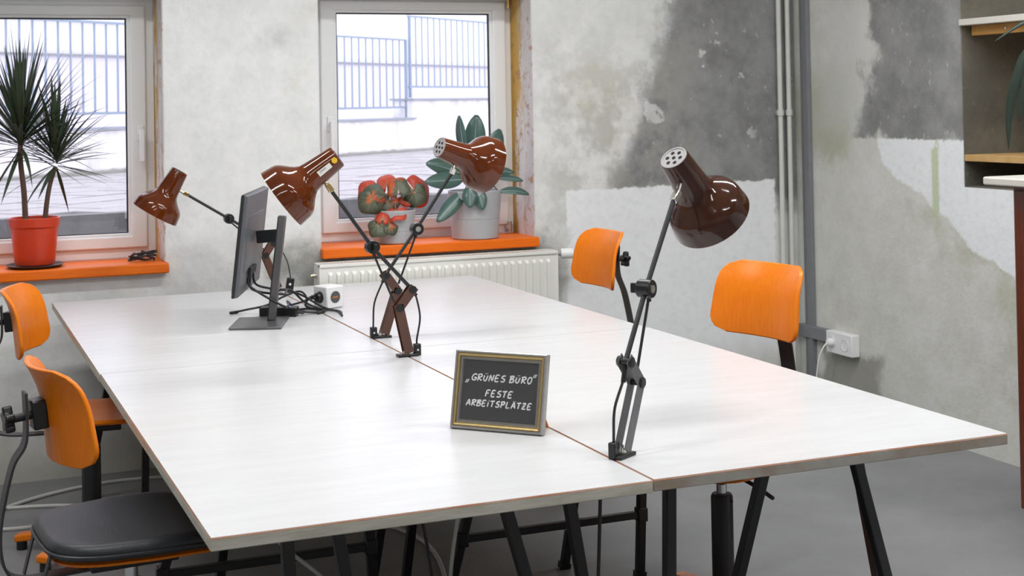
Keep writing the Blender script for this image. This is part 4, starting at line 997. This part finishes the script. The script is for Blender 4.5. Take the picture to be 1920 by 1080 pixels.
def rubber_plant():
    bx = Vector((1.893, 3.665, .8795)); t = thing('potted_rubber_plant', tuple(bx), 'rubber plant with large dark oval leaves in the larger grey pot', 'potted plant')
    grey_pot(t, bx, .222, .108, .124, .092)
    top = bx + Vector((0, 0, .20))
    stems = [(-.05, -.01, .18), (.0, .02, .22), (.05, .0, .16), (-.02, -.03, .12)]
    for s_ in stems: MB().tube(smoothpath([top + Vector((s_[0] * .3, s_[1] * .3, -.01)), top + Vector((s_[0] * .6, s_[1] * .6, s_[2] * .5)), top + Vector(s_)], 4), .006, 7).build('stem', 'stem', t)
    # (attach offset, leaf start, direction, length, width, droop, twist)
    fc = (-.35, -.9, .25)
    Lv = [((-.05, -.01, .16), (-.055, -.02, .185), (-.12, 0, 1), .185, .062, 0, (-.9, -.6, 0)), ((.0, .02, .18), (.0, .0, .17), (.08, .0, 1), .20, .105, .01, fc), ((.05, 0, .15), (.06, 0, .13), (.40, 0, 1), .185, .11, .02, (.2, -1, 0)),
          ((-.05, -.01, .16), (-.075, -.03, .10), (-1, -.1, .42), .185, .085, .05, fc), ((-.05, -.01, .13), (-.075, -.05, .075), (-1, -.15, -.02), .195, .085, .0, fc), ((-.02, -.03, .06), (-.075, -.06, .02), (-.68, -.2, -.62), .20, .075, -.01, fc),
          ((-.02, -.03, .04), (-.060, -.10, .045), (-.10, -.25, -.8), .10, .075, .0, fc), ((.0, -.04, .04), (-.025, -.11, .035), (.10, -.25, -.8), .10, .065, .0, fc),
          ((.05, 0, .14), (.10, -.03, .075), (1, -.1, -.05), .13, .042, .04, (-.2, -.7, .7)), ((.05, 0, .06), (.105, -.04, .010), (1, -.1, .10), .15, .05, .10, (-.2, -.7, .7)), ((.05, 0, .16), (.09, .03, .10), (1, .1, .05), .13, .05, .05, (-.2, -.8, .6)), ((.02, -.02, .12), (.03, -.06, .10), (.4, -.4, .6), .14, .09, .08, fc)]
    for rt, bs, d, L_, W_, dr_, fa in Lv: big_leaf(t, top + Vector(rt), top + Vector(bs), d, L_, W_, dr_, 'rubber', 'rubber_pale', .0028, 'stem', 0, .10, face=fa)
rubber_plant()
def begonia():
    bx = Vector((1.495, 3.640, .8795)); t = thing('potted_begonia', tuple(bx), 'begonia with red and green leaves in the smaller grey pot', 'potted plant')
    grey_pot(t, bx, .150, .078, .096, .058)
    top = bx + Vector((0, 0, .135))
    def fan(c, nrm, up, R_, mat, name='leaf', lob=5):
        c = Vector(c); z = Vector(nrm).normalized(); y = Vector(up); y = (y - z * y.dot(z)).normalized(); x = y.cross(z)
        n = 30; vs = [c]; 
        for k in range(n + 1):
            a = -PI * .90 + 2 * PI * .90 * k / n; r_ = R_ * (.84 + .06 * math.cos(lob * a + R_ * 60) + .17 * math.cos(a)) ; q = .10 * R_ * math.cos(3 * a) + -.22 * r_ * (r_ / R_)
            vs.append(c + (y * math.cos(a) + x * math.sin(a)) * r_ + z * q)
        inner = [c + (v - c) * .55 + z * .04 * R_ for v in vs[1:]]
        allv = vs + inner; fs = []
        for k in range(n): fs.append((0, n + 2 + k, n + 3 + k)); fs.append((n + 2 + k, 1 + k, 2 + k, n + 3 + k))
        lf = MB().add(allv, fs).build(name, mat, t, smooth=70)
        md = lf.modifiers.new('thickness', 'SOLIDIFY'); md.thickness = .001
        for k in range(7):
            i = 1 + int(n * (k + .5) / 7); e = vs[i]; m_ = inner[i - 1]
            MB().tube([c + z * .0012, m_ + z * .0014, m_ + (e - m_) * .55 + z * .0012], [.0009, .0006, .0003], 5).build('vein', 'begpale', lf)
        MB().tube(smoothpath([top + Vector((0, 0, -.01)), (top + c) / 2 + Vector((0, 0, .03)), c], 4), .0026, 6).build('stalk', 'begstem', t)
        return lf
    tb = (-.38, -.9, .25)
    fan(top + Vector((-.115, -.05, .085)), (-.5, -.75, .45), (-.2, .2, 1), .062, 'beg'); fan(top + Vector((-.125, -.06, .07)), (-.3, -.9, .1), (-.35, 0, -1), .070, 'beg')
    fan(top + Vector((.005, -.05, .105)), (-.3, -.9, .3), (0, .2, 1), .062, 'beg'); fan(top + Vector((.088, -.03, .09)), (-.2, -.95, .2), (.2, 0, -1), .066, 'beg')
    fan(top + Vector((-.035, -.02, .055)), (-.3, -.8, .4), (-.4, 0, -.6), .06, 'beg'); fan(top + Vector((-.022, .035, .125)), (-.3, -.8, .5), (0, .3, 1), .058, 'begred')
    fan(top + Vector((.105, .035, .10)), (.05, -.95, .25), (.4, 0, -.4), .088, 'begred'); fan(top + Vector((-.12, .01, .105)), (-.4, -.8, .45), (-.1, .2, 1), .055, 'begred')
    fan(top + Vector((-.015, -.07, .012)), (-.3, -.5, .8), (-.3, -.8, -.2), .058, 'begred'); fan(top + Vector((.045, .0, .07)), (-.1, -.7, .7), (.3, -.5, .1), .05, 'begred')
    fan(top + Vector((-.105, -.09, -.045)), (-.4, -.8, .4), (-.1, -.3, -1), .055, 'beg'); fan(top + Vector((-.085, -.095, -.02)), (-.2, -.9, .4), (.2, .2, 1), .036, 'begred')
    fan(top + Vector((-.055, -.1, -.05)), (.1, -.9, .3), (.7, 0, -.2), .045, 'beg')
begonia()
# coiled black cable on the left sill
pts = []
for k in range(34):
    a = k * .62; r_ = .035 + .010 * math.sin(k * 1.7); pts.append((.385 + math.cos(a) * r_ * 1.35, 3.665 + math.sin(a) * r_ * .8, .8630 + .0011 * k + .004 * math.sin(k * 2.1)))
cable('coiled_cable', pts, .0040, 'cable', 'black cable coiled up at the right end of the left sill', 4)

# ------------------------------------------------------------------ floor cables
cable('floor_cable', [(-1.2, 3.05, .006), (-.6, 3.12, .006), (-.25, 3.20, .006), (.05, 3.12, .006), (.10, 2.98, .006), (-.15, 2.90, .006), (-.32, 3.0, .008), (-.1, 3.28, .008), (.25, 3.42, .006), (.6, 3.30, .006), (.75, 2.9, .006), (1.1, 2.2, .006), (.98, 1.5, .006)], .0075, 'wcable', 'grey-white cable looping over the floor below the left window')
cable('hanging_cable', [(.30, 1.22, .713), (.315, 1.19, .55), (.36, 1.12, .40), (.46, 1.08, .30), (.60, 1.02, .18), (.75, 1.0, .05), (.95, 1.15, .008), (1.2, 1.6, .006)], .0055, 'wcable', 'white cable hanging in a bow below the near left tabletop')
cable('hanging_cable', [(.80, .78, .713), (.79, .80, .60), (.765, .84, .45), (.75, .86, .25), (.78, .86, .05), (.9, .95, .006)], .0050, 'wcable', 'pale cable hanging down behind the trestle near the seam')
cable('hanging_cable', [(.565, .60, .713), (.58, .60, .60), (.605, .60, .48), (.625, .60, .30), (.62, .62, .05), (.60, .75, .006)], .0042, 'cable', 'thin black cable hanging left of the middle trestle')
cable('hanging_cable', [(.884, .24, .711), (.884, .25, .66), (.886, .27, .50), (.880, .28, .30), (.885, .30, .05), (.92, .40, .006)], .0042, 'cable', 'black lamp cord dropping through the seam below the front lamp')

# ------------------------------------------------------------------ right side: shelves, cabinet, plant
def right_side():
    n0 = 2.330
    t = thing('shelf_board', (XW + .15, 1.4, 1.765), 'pale upper shelf board in the dark niche, on a wooden batten', 'shelf')
    MB().box((XW - .012, .25, 1.795), (XW + .33, n0 - .002, 1.822)).build('board', 'shelfwhite', t, bevel=.002)
    MB().box((XW + .04, .26, 1.752), (XW + .062, n0 - .02, 1.794)).build('batten', 'batten', t, bevel=.002)
    for yy in (2.1, 1.4): MB().cyl((XW + .036, yy, 1.773), (XW + .041, yy, 1.773), .005, 8).build('screw', 'nickel', t)
    t = thing('shelf_board', (XW + .15, 1.4, 1.118), 'pale lower shelf board in the dark niche, on short wooden posts', 'shelf')
    MB().box((XW + .002, .25, 1.222), (XW + .33, n0 - .004, 1.250)).build('board', 'pine', t, bevel=.002)
    for yy in (2.02, 1.3): MB().box((XW + .10, yy - .025, 1.1165), (XW + .14, yy + .025, 1.2215)).build('post', 'batten', t, bevel=.002)
    t = thing('cabinet', (3.35, 1.0, 0), 'red-brown cabinet with a pale overhanging top at the right edge', 'cabinet')
    MB().box((3.080, .25, .05), (3.585, 1.443, 1.183)).build('body', 'redwood', t, bevel=.003)
    MB().box((3.10, .27, 0), (3.57, 1.42, .05)).build('plinth', 'redwood', t)
    b = MB()
    poly = [(2.985, .2), (3.59, .2), (3.59, 1.50)] + [(3.012 + .03 * math.cos(a), 1.47 + .03 * math.sin(a)) for a in [PI / 2 + k * PI / 2 / 6 for k in range(7)]]
    b.prism(poly, 1.184, 1.212); b.build('top', 'shelfwhite', t, bevel=.005)
    for k in range(2):
        y0 = .28 + k * .575
        d = MB().box((3.062, y0, .07), (3.0795, y0 + .565, 1.165)).build('door', 'redwood', t, bevel=.003)
        MB().cyl((3.045, y0 + (.5 if k == 0 else .06), .75), (3.062, y0 + (.5 if k == 0 else .06), .75), .012, 12).build('knob', 'brass', d)
    bx = Vector((3.34, 1.02, 1.2125)); t = thing('potted_strap_plant', tuple(bx), 'plant with dark drooping strap leaves reaching in at the right edge', 'potted plant')
    grey_pot(t, bx, .20, .08, .10, .08)
    tp = bx + Vector((0, 0, .19))
    def path_leaf(pts, W_):
        pp = smoothpath(pts, 5); n = len(pp) - 1; vs = []
        for i, p in enumerate(pp):
            s_ = i / n; d = (pp[min(i + 1, n)] - pp[max(i - 1, 0)]).normalized(); sd = d.cross(Vector((-.75, -.6, .35))).normalized(); nn = sd.cross(d)
            w_ = W_ * (min(1, .3 + 1.6 * s_) * (1 - s_ ** 3) + .03); vs += [p - sd * w_ / 2 + nn * w_ * .15, p, p + sd * w_ / 2 + nn * w_ * .15]
        fs = [(i * 3 + q, i * 3 + q + 1, i * 3 + q + 4, i * 3 + q + 3) for i in range(n) for q in (0, 1)]
        lf = MB().add(vs, fs).build('leaf', 'darkleaf', t, smooth=60); md = lf.modifiers.new('thickness', 'SOLIDIFY'); md.thickness = .001
    path_leaf([tp, (3.31, 1.2, 1.66), (3.26, 1.40, 1.775), (3.225, 1.51, 1.765), (3.165, 1.63, 1.69)], .030)
    path_leaf([tp, (3.30, 1.25, 1.60), (3.235, 1.48, 1.66), (3.205, 1.55, 1.55), (3.192, 1.58, 1.42), (3.190, 1.585, 1.30)], .050)
    path_leaf([tp, (3.30, 1.25, 1.50), (3.235, 1.48, 1.58), (3.215, 1.53, 1.50), (3.21, 1.55, 1.40)], .045)
    for d, L_, W_, dr_ in (((.3, .3, 1.4), .6, .045, .2), ((-.6, -.3, 1.2), .55, .045, .22), ((.2, -.7, 1), .55, .045, .25), ((-.2, .2, 1.8), .6, .04, .15)):
        big_leaf(t, tp, tp + Vector(d).normalized() * .05, d, L_, W_, dr_, 'darkleaf', 'darkleaf', .004, 'stem', .3, .2, 10, rib=False)
right_side()

for o in ROOTS:
    if '_o' in o.keys(): del o['_o']
